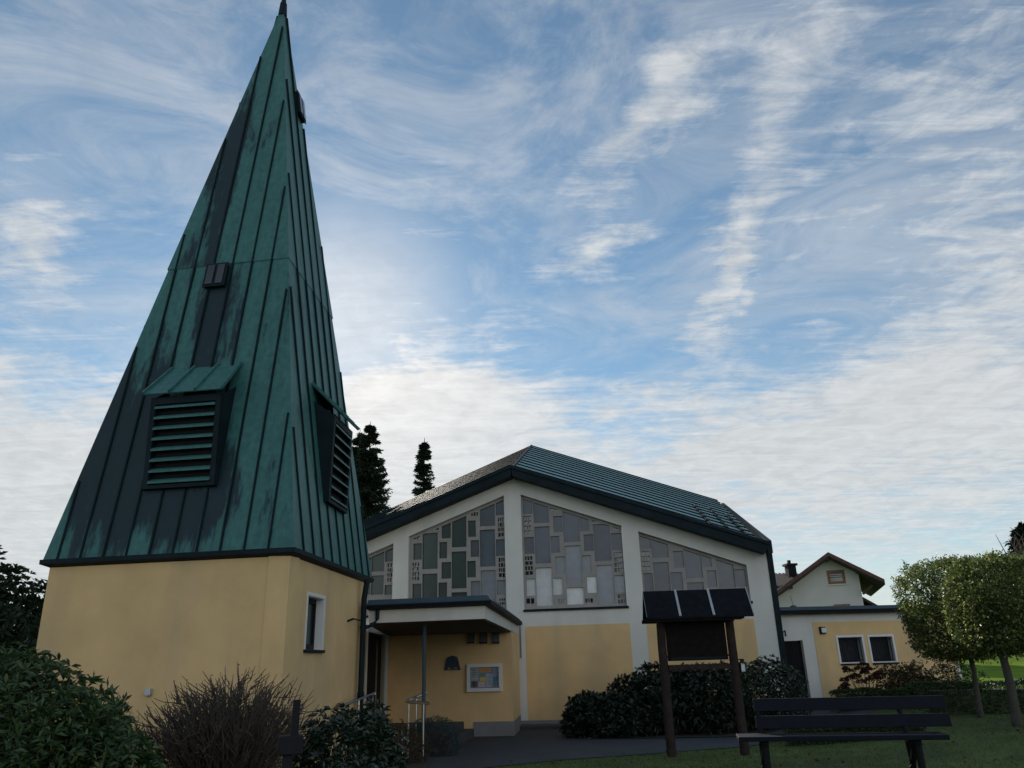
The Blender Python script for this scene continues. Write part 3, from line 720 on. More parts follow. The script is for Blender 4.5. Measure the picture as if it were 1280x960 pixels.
# deep dark fascia along the front rakes, gutter box at the corner
mb = MB()
fo.O = fc.p(0, 0, ovh)
fT, fTR = Fo(638.8, 581.5), Fo(963.5, 677.5); fB, fBR = Fo(640, 594.5), Fo(957, 691)
for sg in (1, -1):
    def mm(P): 
        if sg > 0: return P
        d = (P-fT).dot(fc.U); return P-fc.U*2*d
    q = [mm(fB), mm(fBR), mm(fTR), mm(fT)]
    mb.prism(q, fc.N*-.5)
    q2 = [lerp(mm(fT), mm(fTR), 0)+fc.N*.05, mm(fTR)+fc.N*.05, mm(fTR)+fc.N*.05-Vector((0, 0, .10)), mm(fT)+fc.N*.05-Vector((0, 0, .10))]
    mb.prism(q2, fc.N*-.049)
mb.build('fascia', M_darkmetal, church)
mb = MB()
E0 = fTR-fc.U*.12; 
mb.hexa([E0+Vector((0, 0, -.33))+fc.N*.02, E0+fc.U*.14+Vector((0, 0, -.33))+fc.N*.02, Bk1+fc.U*.24+Vector((0, 0, -.4)), Bk1+fc.U*.12+Vector((0, 0, -.4)),
         E0+Vector((0, 0, .04))+fc.N*.02, E0+fc.U*.14+Vector((0, 0, .04))+fc.N*.02, Bk1+fc.U*.24+Vector((0, 0, -.10)), Bk1+fc.U*.12+Vector((0, 0, -.10))])
mb.build('gutter', M_darkmetal, church)
mb = MB()
D0 = fc.p(uR+.12, vR+.05, .02)
mb.fbox(fc, uR+.015, uR+.17, gl-.2, vR+.15, -.35, .04)
mb.build('rain_channel', M_darkmetal, church)
mb = MB(); mb.fbox(fc, fc.uv(649.5, 800)[0], fc.uv(651.5, 800)[0], 2.2, sill-.45, 0, .012)
mb.build('conduit', M_plinth, church)

# ------------------------------------------------------------------ entrance porch
zc = 2.9
C0 = at_z(606.5, 773.3, zc); C1 = at_z(639, 789, zc); C2 = at_z(647.3, 792.4, zc); CL = at_z(461, 779, zc); 
dirs = (C1-C0).normalized()
pang = math.atan2(C0.y-CL.y, C0.x-CL.x)
fp = Frame(zz(C0, 0), pang)          # front plane of the canopy
Lc = (C0-CL).length
porch = thing('entrance_porch', (C0.x-1.2, C0.y+3, .3), 'covered church entrance between tower and nave with white fascia and yellow wall', 'porch')
CLb = zz(Vector((-3.75, 22.5, 0)), zc)
mb = MB()
topz = fp.uv(605.6, 756)[1]
poly = [CL, C0, zz(C2, zc)+dirs*.3, zz(C2, zc)+dirs*.3+Vector((-3.9, 0, 0)), Vector((CL.x-.12, CL.y+.6, zc))]
mb.prism(poly, (0, 0, topz-zc)); mb.build('canopy', M_white, porch)
cc_ = sum(poly, Vector((0, 0, 0)))/len(poly)
mb = MB(); mb.prism([lerp(q_, cc_, .025)-Vector((0, 0, .004)) for q_ in poly], (0, 0, -.02)); mb.build('soffit', M_soffit, porch)  # dark panel added to blacken the underside and lower bounced light
# gutter strip, overhanging
out = -fp.N*-1
o1 = .15; rt_ = Vector((dirs.y, -dirs.x, 0))
def ring(P, z): return [zz(P[0], z), zz(P[1], z), zz(P[2], z)]
def offs(k): return [CL+fp.N*k, C0+fp.N*k+rt_*k, zz(C2, 0)+rt_*k-dirs*.03]
inner = offs(.003); outer_ = offs(o1)
gz0, gz1 = topz-.02, topz+.07
mb = MB()
I0, O0, I1, O1 = ring(inner, gz0), ring(outer_, gz0+.02), ring(inner, gz1), ring(outer_, gz1)
for i in range(2): mb.hexa([O0[i], O0[i+1], I0[i+1], I0[i], O1[i], O1[i+1], I1[i+1], I1[i]])
gut = mb.build('gutter', M_black, porch)
mb = MB()
up_ = ring(offs(.06), gz1+.11)
rz = ring(outer_, gz1+.012)
up_[0] = up_[0]; 
mb.add([rz[0], rz[1], rz[2], up_[2], up_[1], up_[0], up_[0]+Vector((0, 3.5, .0)), up_[2]+Vector((-2.5, 0, .0))], [(0, 1, 4, 5), (1, 2, 3, 4), (5, 4, 3, 7, 6)])
mb.add([p-Vector((0, 0, .012)) for p in (rz[0], rz[1], rz[2], up_[2], up_[1], up_[0])], [(0, 1, 4, 5), (1, 2, 3, 4)])
mb.build('roof', M_bluemetal, porch, fix=False)
# elbow from the gutter into the tower pipe
mb = MB(); e0 = at_y(472, 757, CL.y-.1); mb.tube([e0, e0-Vector((0, 0, .25)), e0-Vector((.05, 0, .34)), Vector((pp.x, pp.y, e0.z-.42))], .04, 8); mb.build('downspout', M_darkmetal, porch)
# walls: back wall with return, door wall on the left
ww0 = at_y(487, 850, C1.y+.02); 
W0 = Vector((-3.62, C1.y+.35, 0)); W1_ = zz(C1, 0); W2_ = zz(C2, 0)
fw = Frame(W0, math.atan2(W1_.y-W0.y, W1_.x-W0.x)); Lw = (W1_-W0).length
mb = MB(); mb.fbox(fw, -.3, Lw-.002, .1, zc-.003, -.25, 0); 
fr = Frame(W1_, math.atan2((W2_-W1_).y, (W2_-W1_).x)); Lr = (W2_-W1_).length
mb.fbox(fr, 0, Lr+.2, .1, zc-.003, -.2, 0)
wl = mb.build('wall', M_yellow, porch)
mb = MB(); us = fw.uv(592, 905)[0]; mb.fbox(fw, us, Lw+.015, .05, .62, .0, .02); mb.fbox(fr, -.015, Lr, .05, .62, 0, .02); mb.build('plinth', M_plinth, porch)
# door wall
Dn = Vector((-3.45, 16.2, 0)); fd = Frame(Dn, math.atan2(W0.y-Dn.y, W0.x-Dn.x)); Ld = (W0-Dn).length
def du(x, y): 
    return fd.uv(x, y)
dz1 = 2.85; du0 = 2.6; du1 = du(480.5, 850)[0]
mb = MB(); mb.holes(fd, [(0, .1), (Ld, .1), (Ld, zc-.004), (0, zc-.004)], [[(du0, .66), (du1, .66), (du1, dz1), (du0, dz1)]], -.25, 0)
mb.build('door_wall', M_yellow, porch)
mb = MB(); 
for (a, b, c, d) in ((du1, du1+.5, .66, dz1+.12), (du0-.1, du0, .66, dz1+.12), (du0, du1, dz1, dz1+.12)): mb.fbox(fd, a, b, c, d, -.1, .02)
dr = mb.build('door', M_white, porch)
mb = MB(); mb.fbox(fd, du0+.01, du1-.01, .67, dz1-.01, -.16, -.1); mb.build('door_leaf', M_door, dr)
mb = MB(); u_ = du(474.5, 850)[0]; mb.fbox(fd, u_-.12, u_+.12, .7, dz1-.12, -.099, -.085); mb.build('door_glass', M_glassA, dr)
# platform and steps
mb = MB()
stx = [fw.uv(580, 905)[0], fw.uv(592.5, 908)[0]]
mb.fbox(fw, -.2, stx[0], .1, .64, .002, 3.6); mb.fbox(fw, stx[0], stx[1], .1, .46, .003, 3.5)
mb.build('steps', M_step, porch, bevel=.015)
# canopy post
pt = at_y(530, 850, C0.y+.75); gp = g(pt.x, pt.y)
mb = MB(); mb.tube([Vector((pt.x, pt.y, gp-.1)), Vector((pt.x, pt.y, zc-.024))], .038, 14); mb.build('post', M_bluemetal, porch, smooth=False)

# things on the porch wall
def wall_lamp(i, x0, y0, x1, y1, lab):
    a, b = fw.uv(x0, y1), fw.uv(x1, y0)
    t = thing('wall_lamp', fw.p((a[0]+b[0])/2, a[1], 0), lab, 'wall lamp', 'box lamps in a row under the canopy')
    mb = MB(); mb.fbox(fw, a[0], b[0], a[1], a[1]+.03, .003, .12); mb.fbox(fw, a[0], b[0], b[1]-.03, b[1], .003, .12); mb.fbox(fw, a[0], b[0], a[1]+.03, b[1]-.03, .003, .03)
    mb.build('housing', M_frame, t)
    mb = MB(); mb.fbox(fw, a[0]+.012, b[0]-.012, a[1]+.031, b[1]-.031, .031, .115); mb.build('lamp_shade', M_blind, t, bevel=.01)
wall_lamp(0, 585, 786, 593, 804.5, 'grey box wall lamp under the canopy, farthest left of the row of three')
wall_lamp(1, 600, 786, 609, 804.5, 'grey box wall lamp under the canopy, middle one of the row of three')
wall_lamp(2, 615.5, 787, 624, 804.5, 'grey box wall lamp under the canopy, the one straight above the notice case')
# notice case
a, b = fw.uv(584, 865), fw.uv(627.5, 829)
U0, V0, U1, V1 = a[0], a[1], b[0], b[1]
nc = thing('notice_case', fw.p((U0+U1)/2, V0, 0), 'glazed white framed notice case with pinned leaflets on the porch wall', 'notice board')
mb = MB(); q = .09
mb.fbox(fw, U0, U1, V0, V0+q, .004, .1); mb.fbox(fw, U0, U1, V1-q, V1, .004, .1); mb.fbox(fw, U0, U0+q, V0+q, V1-q, .004, .1); mb.fbox(fw, U1-q, U1, V0+q, V1-q, .004, .1)
mb.build('frame', M_wfr, nc, bevel=.008)
mb = MB(); mb.fbox(fw, U0+q, U1-q, V0+q, V1-q, .004, .03); mb.build('back_panel', mat('notice_back', (.20, .24, .30), .8, .1, 4), nc)
wn_, hn_ = U1-U0-2*q, V1-V0-2*q
sheets = [(.02, .55, .30, .98, (.28, .36, .36)), (.33, .78, .62, .97, (.55, .27, .05)), (.64, .76, .75, .96, (.60, .35, .08)), (.31, .55, .52, .72, (.10, .22, .25)),
          (.34, .33, .54, .52, (.60, .48, .06)), (.56, .05, .78, .68, (.40, .46, .60)), (.80, .55, .98, .95, (.35, .36, .50)), (.80, .12, .98, .53, (.12, .26, .38)),
          (.80, .05, .98, .10, (.45, .28, .10)), (.03, .06, .26, .33, (.09, .08, .10)), (.28, .05, .53, .30, (.50, .42, .46)), (.04, .36, .28, .53, (.38, .38, .44))]
for i, (x0, y0, x1, y1, c) in enumerate(sheets):
    mb = MB(); ax, bx_ = U0+q+wn_*x0, U0+q+wn_*x1; ay, by = V0+q+hn_*y0, V0+q+hn_*y1
    mb.fbox(fw, ax, bx_, ay, by, .0305, .033)
    if by-ay > .15:
        rows = int((by-ay)/.05)
        for k in range(1, rows):
            yy = by-(by-ay)*k/rows; mb.fbox(fw, ax+.02, bx_-.02-random.uniform(0, .06), yy-.007, yy+.007, .0331, .0345, 1)
    mb.build('leaflet', [mat('leaflet_paper', c, .8, .15, 14), mat('leaflet_print', tuple(x*.45 for x in c), .8, .2, 20)], nc)
mb = MB(); mb.fbox(fw, U0+q, U1-q, V0+q, V1-q, .088, .09)
gm = bpy.data.materials.new('clear_glass'); gm.use_nodes = True
_t = gm.node_tree; _g = nn(_t, 'ShaderNodeBsdfGlossy'); _g.inputs['Roughness'].default_value = .03; _tr = nn(_t, 'ShaderNodeBsdfTransparent'); _m = nn(_t, 'ShaderNodeMixShader'); _m.inputs[0].default_value = .06
_t.links.new(_tr.outputs[0], _m.inputs[1]); _t.links.new(_g.outputs[0], _m.inputs[2]); _t.links.new(_m.outputs[0], [x for x in _t.nodes if x.type == 'OUTPUT_MATERIAL'][0].inputs[0])
mb.build('glass', gm, nc)
# metal relief: a domed cap over two arches
rv = [fw.uv(*q) for q in ((555.5, 838), (560, 821), (565, 819.5), (569, 821), (576, 838))]
rl = thing('wall_relief', fw.p(rv[2][0], rv[0][1], 0), 'dark trapezoid metal relief of small arches beside the notice case', 'relief')
x0, x1, y0, y1 = rv[0][0], rv[4][0], rv[0][1], rv[2][1]; Wd = x1-x0; Hh = y1-y0
mb = MB()
def arch(cx_, r, n=7): return [(cx_+r*math.cos(math.pi*k/n), y0+.12*Hh*0+r*1.3*math.sin(math.pi*k/n)+.02) for k in range(n+1)]
outp = [(x0, y0), (x1, y0), (x1-.13*Wd, y0+.62*Hh), (x1-.22*Wd, y0+.9*Hh), (x0+.5*Wd, y1), (x0+.22*Wd, y0+.9*Hh), (x0+.13*Wd, y0+.62*Hh)]
mb.holes(fw, outp, [arch(x0+.30*Wd, .10*Wd), arch(x0+.70*Wd, .10*Wd), arch(x0+.50*Wd, .07*Wd)], .01, .05)
for k, yy in enumerate((.42, .55, .68, .8)): mb.fbox(fw, x0+(.12+.03*k)*Wd, x1-(.12+.03*k)*Wd, y0+yy*Hh, y0+(yy+.05)*Hh, .051, .075)
mb.build('relief_plate', M_bluemetal, rl)

# handrails
def P_(x, y, Y): return at_y(x, y, Y)
hr = thing('handrail', P_(520, 900, 16.2), 'stainless steel handrail in front of the canopy post beside the low shrub', 'handrail')
mb = MB(); K = P_(509.5, 876.5, 16.0)
mb.tube([K, P_(533, 866, 16.6)], .026, 8); mb.tube([K-Vector((.03, 0, 0)), P_(536, 879.5, 15.7)], .03, 8); mb.build('rail', M_steel, hr)
for (x, y, Y) in ((511, 877, 16.0), (520.5, 873, 16.35), (529.5, 879, 15.75)):
    t_ = P_(x, y, Y); mb = MB(); mb.tube([t_, Vector((t_.x, t_.y, g(t_.x, t_.y)-.05))], .019, 8); mb.build('upright', M_steel, hr)
c_unused = 0
hl = thing('handrail', P_(450, 880, 15.0), 'sloping steel handrail fixed at the rear corner of the tower by the door', 'handrail')
mb = MB(); a, b = P_(427, 883, 14.3), P_(468.5, 866, 15.6)
mb.tube([a, b, b-Vector((0, 0, .03))], .024, 8); mb.build('rail', M_steel, hl)
mb = MB(); c = b-Vector((.03, 0, 0)); mb.tube([c, c-Vector((0, 0, .16)), c-Vector((.16, 0, .16))], .015, 6)
c = lerp(a, b, .5); mb.tube([c, c-Vector((0, 0, .9))], .018, 6); mb.build('bracket', M_steel, hl)
# slab of paving by the shrubs
pv = on_ground(508, 938)
mb = MB(); 
for k in range(3): mb.fbox(Frame(Vector((pv.x-.35, pv.y+.32*k, 0)), R(-8)), 0, .7, g(pv.x, pv.y)-.05, g(pv.x, pv.y)+.035, -.15, .15)
tag(mb.build('paving_slab', M_paving, None, bevel=.008), 'short pale strip of paving at the foot of the silvery low shrub', 'paving')

# ------------------------------------------------------------------ annex
Aa, Ab = at_z(971.7, 760.7, 3.4), at_z(1135, 757.3, 3.4)
fa = Frame(zz(Aa, 0), math.atan2(Ab.y-Aa.y, Ab.x-Aa.x))
annex = thing('annex', zz(fa.p(3, 0), .5), 'low flat roofed yellow annex with dark door and two barred windows', 'annex')
ga = .3
q = [fa.uv(*k) for k in ((1047, 797), (1077, 796), (1081.5, 827.3), (1051.5, 828.3))]
q2 = [fa.uv(*k) for k in ((1086.5, 796), (1115, 795.3), (1119.5, 826.3), (1091, 827.3))]
def rect(q): return ((q[0][0]+q[3][0])/2, (q[1][0]+q[2][0])/2, (q[2][1]+q[3][1])/2, (q[0][1]+q[1][1])/2)
rw = [rect(q), rect(q2)]
dq = [fa.uv(977, 800), fa.uv(1003, 800.3), fa.uv(1013.5, 870)]
d0, d1, dt = -.1, (dq[1][0]+dq[2][0])/2, dq[1][1]
vb = fa.uv(1000, 768)[1]           # underside of the roof edge
hol = [[(a, c), (b, c), (b, d), (a, d)] for a, b, c, d in rw]+[[(d0, ga), (d1, ga), (d1, dt), (d0, dt)]]
mb = MB(); mb.holes(fa, [(-.25, ga-.3), (5.6, ga-.3), (5.6, vb), (-.25, vb)], hol, -.3, 0)
mb.fbox(fa, -.25, .05, ga-.3, vb, -7, -.31); mb.fbox(fa, 5.3, 5.6, ga-.3, vb, -7, -.31)
mb.build('wall', M_white, annex)
mb = MB(); yu = (fa.uv(1015.5, 790)[0]+fa.uv(1027, 850)[0])/2; yv = fa.uv(1030, 777.5)[1]
mb.holes(fa, [(yu, ga-.1), (5.5, ga-.1), (5.5, yv), (yu, yv)], [[(a-.07, c-.04), (b+.07, c-.04), (b+.07, d+.07), (a-.07, d+.07)] for a, b, c, d in rw], 0, .012)
mb.build('panel', M_yellow, annex)
mb = MB(); mb.fbox(fa, -.27, 5.85, vb+.003, 3.32, -7.3, .28); mb.build('roof', M_black, annex)
mb = MB(); mb.fbox(fa, -.29, 5.87, 3.322, 3.42, -7.32, .31); mb.build('roof_edging', M_bluemetal, annex)
mb = MB(); mb.fbox(fa, d0+.01, d1-.01, ga, dt-.01, -.2, -.12)
for k in range(9): mb.fbox(fa, d0+.06+k*.1, d0+.07+k*.1, ga, dt-.05, -.12, -.11)
dr = mb.build('door', M_door, annex)
mb = MB(); A = fa.p(d1-.12, ga+1.0, -.1); mb.tube([A, A+fa.N*.07, A+fa.N*.07-fa.U*.12], .011, 6); mb.build('handle', M_galv, dr)
for a, b, c, d in rw:
    mb = MB(); e = .06
    mb.fbox(fa, a-e, a, c-.03, d+e, -.01, .02); mb.fbox(fa, b, b+e, c-.03, d+e, -.01, .02); mb.fbox(fa, a, b, d, d+e, -.01, .02)
    wi = mb.build('window', M_wfr, annex)
    mb = MB(); mb.fbox(fa, a+.003, b-.003, c+.003, d-.003, -.26, -.25); mb.build('pane', M_curtain, wi)
    mb = MB()
    for k in range(9): 
        x = a+.05+(b-a-.1)*k/8; mb.fbox(fa, x-.009, x+.009, c+.04, d-.04, -.06, -.042)
    mb.fbox(fa, a+.004, b-.004, c+.04, c+.07, -.075, -.061); mb.fbox(fa, a+.004, b-.004, d-.07, d-.04, -.075, -.061)
    mb.build('bars', M_frame, wi)
    mb = MB(); mb.fbox(fa, a-.03, b+.06, c-.08, c-.031, -.1, .07); mb.build('sill', M_darkmetal, wi)
a, b = fa.uv(1024.5, 792.5), fa.uv(1030, 783.5)
t = thing('wall_lamp', fa.p(a[0], a[1], 0), 'small white and black box lamp on the yellow annex wall beside the windows', 'wall lamp')
mb = MB(); mb.fbox(fa, a[0], b[0], a[1], b[1], .013, .07); mb.build('housing', M_frame, t)
mb = MB(); mb.fbox(fa, a[0]+.03, b[0]+.004, a[1]+.03, b[1]-.03, .071, .12); mb.build('lamp_glass', M_lampglass, t, bevel=.01)
# house number 1
a = fa.uv(981.3, 791)
mb = MB(); h_ = .15
mb.fbox(fa, a[0]-.012, a[0]+.018, a[1]-h_/2, a[1]+h_/2, .003, .02); mb.bar(fa.p(a[0]-.005, a[1]+h_/2-.02, .012), fa.p(a[0]-.06, a[1]+h_/2-.06, .012), .02, .016, up=fa.N)
mb.fbox(fa, a[0]-.035, a[0]+.041, a[1]-h_/2-.015, a[1]-h_/2-.001, .003, .02)
tag(mb.build('house_number', M_frame, None), 'small black house number 1 on the white wall over the annex door', 'house number')
# vents and antennas on the annex roof
def roofvent(x, y, Y, hh, r, lab, cap=True, mast=0):
    P = at_y(x, y, Y); zb = 3.42; t = thing('roof_vent', (P.x, P.y, zb), lab, 'roof vent')
    mb = MB(); mb.tube([(P.x, P.y, zb), (P.x, P.y, zb+hh)], r, 10); mb.build('vent_pipe', M_galv if cap else M_black, t)
    if cap: mb = MB(); mb.tube([(P.x, P.y, zb+hh), (P.x, P.y, zb+hh+.04)], [r*2.4, r*1.2], 10); mb.build('cap', M_frame, t)
    if mast: mb = MB(); mb.tube([(P.x, P.y, zb+hh+.04), (P.x-.05, P.y, zb+hh+mast)], .008, 5); mb.build('rod', M_frame, t)
roofvent(991.5, 757, 26.5, .14, .05, 'capped metal roof vent with thin rod on the annex roof edge', True, .35)
roofvent(1002.5, 757, 26.0, .05, .06, 'low dark vent stub on annex roof, left of the bigger stub', False)
roofvent(1012, 757, 26.0, .08, .08, 'larger dark vent stub on annex roof below the house gable', False)

# ------------------------------------------------------------------ house behind
hy = 45.0
hd = Frame(Vector((at_y(1035, 690, hy).x, hy, 0)), R(-19))
house = thing('house', hd.p(0, 1.0), 'pale gabled house with red tiled roof rising behind the annex', 'house')
def hv(x, y, d=0): return hd.uv(x, y, d)
ap = hv(1035, 697); wl_ = (hv(973, 740)[0], hv(973, 736)[1]); wr = (hv(1076, 735)[0], hv(1073, 717)[1])
hsl_l = (ap[1]-wl_[1])/(ap[0]-wl_[0])
mb = MB()
wz = hv(1044, 720); a = hv(1035.5, 730.5), hv(1055, 712)
wrct = [(a[0][0], a[0][1]), (a[1][0], a[0][1]), (a[1][0], a[1][1]), (a[0][0], a[1][1])]
mb.holes(hd, [(wl_[0]-1.2, .3), (wr[0], .3), (wr[0], wr[1]), (ap[0], ap[1]), (wl_[0]-1.2, wl_[1]-1.2*hsl_l)], [wrct], -.3, 0)
mb.fbox(hd, wr[0]-.3, wr[0], .3, wr[1], -9, -.31); mb.build('wall', M_housewall, house)
ov_ = 1.0
T0 = hv(1035, 690, ov_); TL = hv(968, 740.5, ov_); TR = hv(1105.5, 724, ov_)
TLx = (TL[0]-1.2, TL[1]-1.2*(T0[1]-TL[1])/(T0[0]-TL[0]))
mb = MB(); th = .22
for (e) in (TLx, TR):
    mb.prism([hd.p(T0[0], T0[1], ov_), hd.p(e[0], e[1], ov_), hd.p(e[0], e[1]-th, ov_), hd.p(T0[0], T0[1]-th, ov_)], hd.N*-10)
rf = mb.build('roof', M_tile, house)
mb = MB()
for (e) in (TLx, TR):
    mb.prism([hd.p(T0[0], T0[1]-th-.004, ov_-.08), hd.p(e[0], e[1]-th-.004, ov_-.08), hd.p(e[0], e[1]-th-.06, ov_-.08), hd.p(T0[0], T0[1]-th-.06, ov_-.08)], hd.N*-9.8)
mb.build('soffit', M_soffit, rf)
for (x, y) in ((1033, 699), (1072, 714), (988, 733)):
    mb = MB(); b = hv(x, y); mb.fbox(hd, b[0]-.12, b[0]+.12, b[1]-.13, b[1]+.13, .003, ov_-.15); mb.build('rafter_end', M_soffit, house)
mb = MB(); mb.bar(hd.p(wr[0]+.02, hv(1080, 743)[1], .4), hd.p(hv(1090, 732)[0], hv(1090, 732)[1], .4), .14, .14); mb.build('brace', M_soffit, house)
mb = MB(); x0, y0, x1, y1 = a[0][0], a[0][1], a[1][0], a[1][1]; e = .14
orange = mat('orange_window_wood', (.22, .10, .035), .6, .2, 8)
mb.fbox(hd, x0, x1, y0, y0+e, -.15, .0); mb.fbox(hd, x0, x1, y1-e, y1, -.15, 0); mb.fbox(hd, x0, x0+e, y0+e, y1-e, -.15, 0); mb.fbox(hd, x1-e, x1, y0+e, y1-e, -.15, 0)
wi = mb.build('window', orange, house)
mb = MB(); mb.fbox(hd, x0+e, x1-e, y0+e, y1-e, -.13, -.12); mb.build('pane', M_glass, wi)
mb = MB()
for k in range(3): mb.fbox(hd, x0+e, x1-e, y1-e-.06-.1*k, y1-e-.02-.1*k, -.1, -.09)
mb.build('blind', M_blind, wi)
mb = MB(); mb.fbox(hd, x0-.08, x1+.08, y0-.08, y0-.003, -.1, .08); mb.build('sill', M_housewall, wi)
mb = MB(); l0, l1 = hv(1042, 757), hv(1062, 755); mb.fbox(hd, l0[0], l1[0], l0[1]-.1, l1[1]+.0, .003, .3); mb.build('lower_window', orange, house)
# lean-to on the right
mb = MB(); b0, b1 = hv(1079, 744), hv(1099, 755)
mb.prism([hd.p(b0[0], b0[1], -1), hd.p(b1[0], b1[1], -1), hd.p(b1[0], b1[1]-.15, -1), hd.p(b0[0], b0[1]-.15, -1)], hd.N*-5); mb.build('side_roof', M_tiledark, house)
mb = MB(); mb.fbox(hd, wr[0]+.003, hv(1095, 757)[0], .3, b1[1]-.1, -6, -1.2); mb.build('side_wall', M_housewall, house)
# the second roof with chimney, behind left
h2 = Frame(Vector((hd.p(0, 0).x, 52, 0)), R(3))
hs2 = thing('house', h2.p(-3, 1), 'dark tiled roof and chimney of a farther house left of the pale gable', 'house')
mb = MB(); a, b = h2.uv(955, 714), h2.uv(1003, 713); c = h2.uv(1003, 735)
m_ = a[1]; mb.prism([h2.p(a[0]-3, m_, -2), h2.p(b[0]+.5, m_, -2), h2.p(b[0]+.5, c[1], 1.6), h2.p(a[0]-3, c[1], 1.6)], Vector((0, 0, -.2)))
for k in range(22): 
    x = a[0]-2.9+(b[0]-a[0]+3.2)*k/21; mb.bar(h2.p(x, m_+.03, -2), h2.p(x, c[1]+.03, 1.6), .12, .07)
rf2 = mb.build('roof', M_tiledark, hs2)
mb = MB(); mb.fbox(h2, a[0]-3, b[0]+.3, 1, c[1]-.2, -4, 1.0); mb.build('wall', M_soffit, hs2)
mb = MB(); a, b = h2.uv(992, 716), h2.uv(1000.5, 705); mb.fbox(h2, a[0], b[0], a[1]-1, b[1], -1.4, -.8); mb.fbox(h2, a[0]-.1, b[0]+.1, b[1], b[1]+.14, -1.5, -.7)
mb.fbox(h2, a[0]+.15, a[0]+.32, b[1]+.14, b[1]+.38, -1.2, -1.0); mb.build('chimney', M_black, rf2)

# ------------------------------------------------------------------ notice board with its little roof
fbb = Frame(zz(at_y(868, 800, 14.6), 0), R(-3))
bb = thing('bulletin_board', zz(fbb.O, g(fbb.O.x, 14.6)), 'dark wooden bulletin board on two posts with felt roof in front of the shrubs', 'notice board')
def bu(x, y, d=0): return fbb.uv(x, y, d)
for (xt, xb) in ((826.5, 838), (912.5, 930)):
    a = bu(xt, 775); b = bu(xb, 940); gx = (a[0]+b[0])/2; gb = fbb.p(gx, 0); 
    mb = MB(); mb.tube([(fbb.p(gx, 0).x, fbb.p(gx, 0).y, g(gb.x, gb.y)-.3)]+[tuple(fbb.p(gx+random.uniform(-.006, .006), z)) for z in (.8, 1.3, 1.8, 2.3, 2.82)], [.083, .08, .078, .077, .076, .075], 14)
    mb.build('post', M_woodpost, bb)
a, b = bu(834, 826.5), bu(907, 775)
mb = MB(); mb.fbox(fbb, a[0]+.02, b[0]-.03, a[1], b[1]+.25, -.05, .0); mb.build('board', M_wooddark, bb)
mb = MB(); x0, x1 = a[0]+.02, b[0]-.03
mb.fbox(fbb, x0+.05, x1-.05, a[1]+.02, a[1]+.05, .001, .05)
for x in (x0, x1):
    s_ = 1 if x == x1 else -1
    mb.fbox(fbb, min(x+.002*s_, x+.14*s_), max(x+.002*s_, x+.14*s_), a[1]+.06, a[1]+.09, -.035, -.015); mb.fbox(fbb, min(x+.002*s_, x+.14*s_), max(x+.002*s_, x+.14*s_), 2.66, 2.69, -.035, -.015)
mb.build('fixing', M_darkmetal, bb)
mb = MB(); c, d = bu(836, 838), bu(915, 829); mb.fbox(fbb, c[0], d[0]-.02, c[1], d[1], -.05, .05); mb.build('crossbeam', M_woodpost, bb)
# roof, pitched both ways
rt = bu(803, 737.5, 0), bu(932, 737, 0)
fb0, fb1 = bu(805, 771, .38), bu(935.5, 769, .38)
zt = (rt[0][1]+rt[1][1])/2; ze = (fb0[1]+fb1[1])/2
xl, xr = rt[0][0], rt[1][0]
mb = MB(); th = .035
for s_ in (1, -1):
    q = [fbb.p(xl, zt, 0), fbb.p(xr, zt, 0), fbb.p(xr, ze, .38*s_), fbb.p(xl, ze, .38*s_)]
    mb.prism(q, (0, 0, -th))
rfb = mb.build('roof', M_felt, bb)
for x, wd_ in ((xl+.0, .004), (bu(847, 752, .2)[0], .04), (bu(888.5, 752, .2)[0], .04), (xr, .014)):
    mb = MB(); mb.bar(fbb.p(x, zt+.008, 0), fbb.p(x, ze+.008, .385), wd_, .018); mb.build('roof_batten', M_galv, rfb)
mb = MB(); a, b = bu(807, 778, .34), bu(922, 775, .34)
mb.fbox(fbb, a[0], b[0]+.08, a[1], ze-th+.02, .31, .34); mb.fbox(fbb, a[0], b[0]+.08, a[1], ze-th+.02, -.34, -.31)
for x in (bu(826.5, 775)[0], bu(912, 775)[0]): mb.fbox(fbb, x-.04, x+.04, a[1]+.02, ze+.02, -.309, .309)
mb.build('roof_frame', M_wooddark, bb)
# lantern on the right post
lp = bu(927, 834)
lt = thing('lantern', fbb.p(lp[0], lp[1], -.1), 'small framed lantern with pale glass beside the right post of the bulletin board', 'lantern')
s2 = Frame(fbb.p(lp[0]+.02, 0, 0), R(-3))
mb = MB(); mb.fbox(s2, -.035, .035, lp[1]-.07, lp[1]+.05, -.035, .035); mb.build('lamp_glass', M_lampglass, lt)
mb = MB()
for x in (-.044, .044):
    for y in (-.044, .044): mb.fbox(s2, x-.008, x+.008, lp[1]-.085, lp[1]+.065, y-.008, y+.008)
mb.fbox(s2, -.055, .055, lp[1]-.10, lp[1]-.086, -.055, .055); mb.fbox(s2, -.06, .06, lp[1]+.066, lp[1]+.085, -.06, .06); mb.fbox(s2, -.03, .03, lp[1]+.086, lp[1]+.14, -.03, .03)
mb.bar(s2.p(-.03, lp[1]+.13), s2.p(-.22, lp[1]+.13), .02, .02)
mb.build('lantern_frame', M_darkmetal, lt)

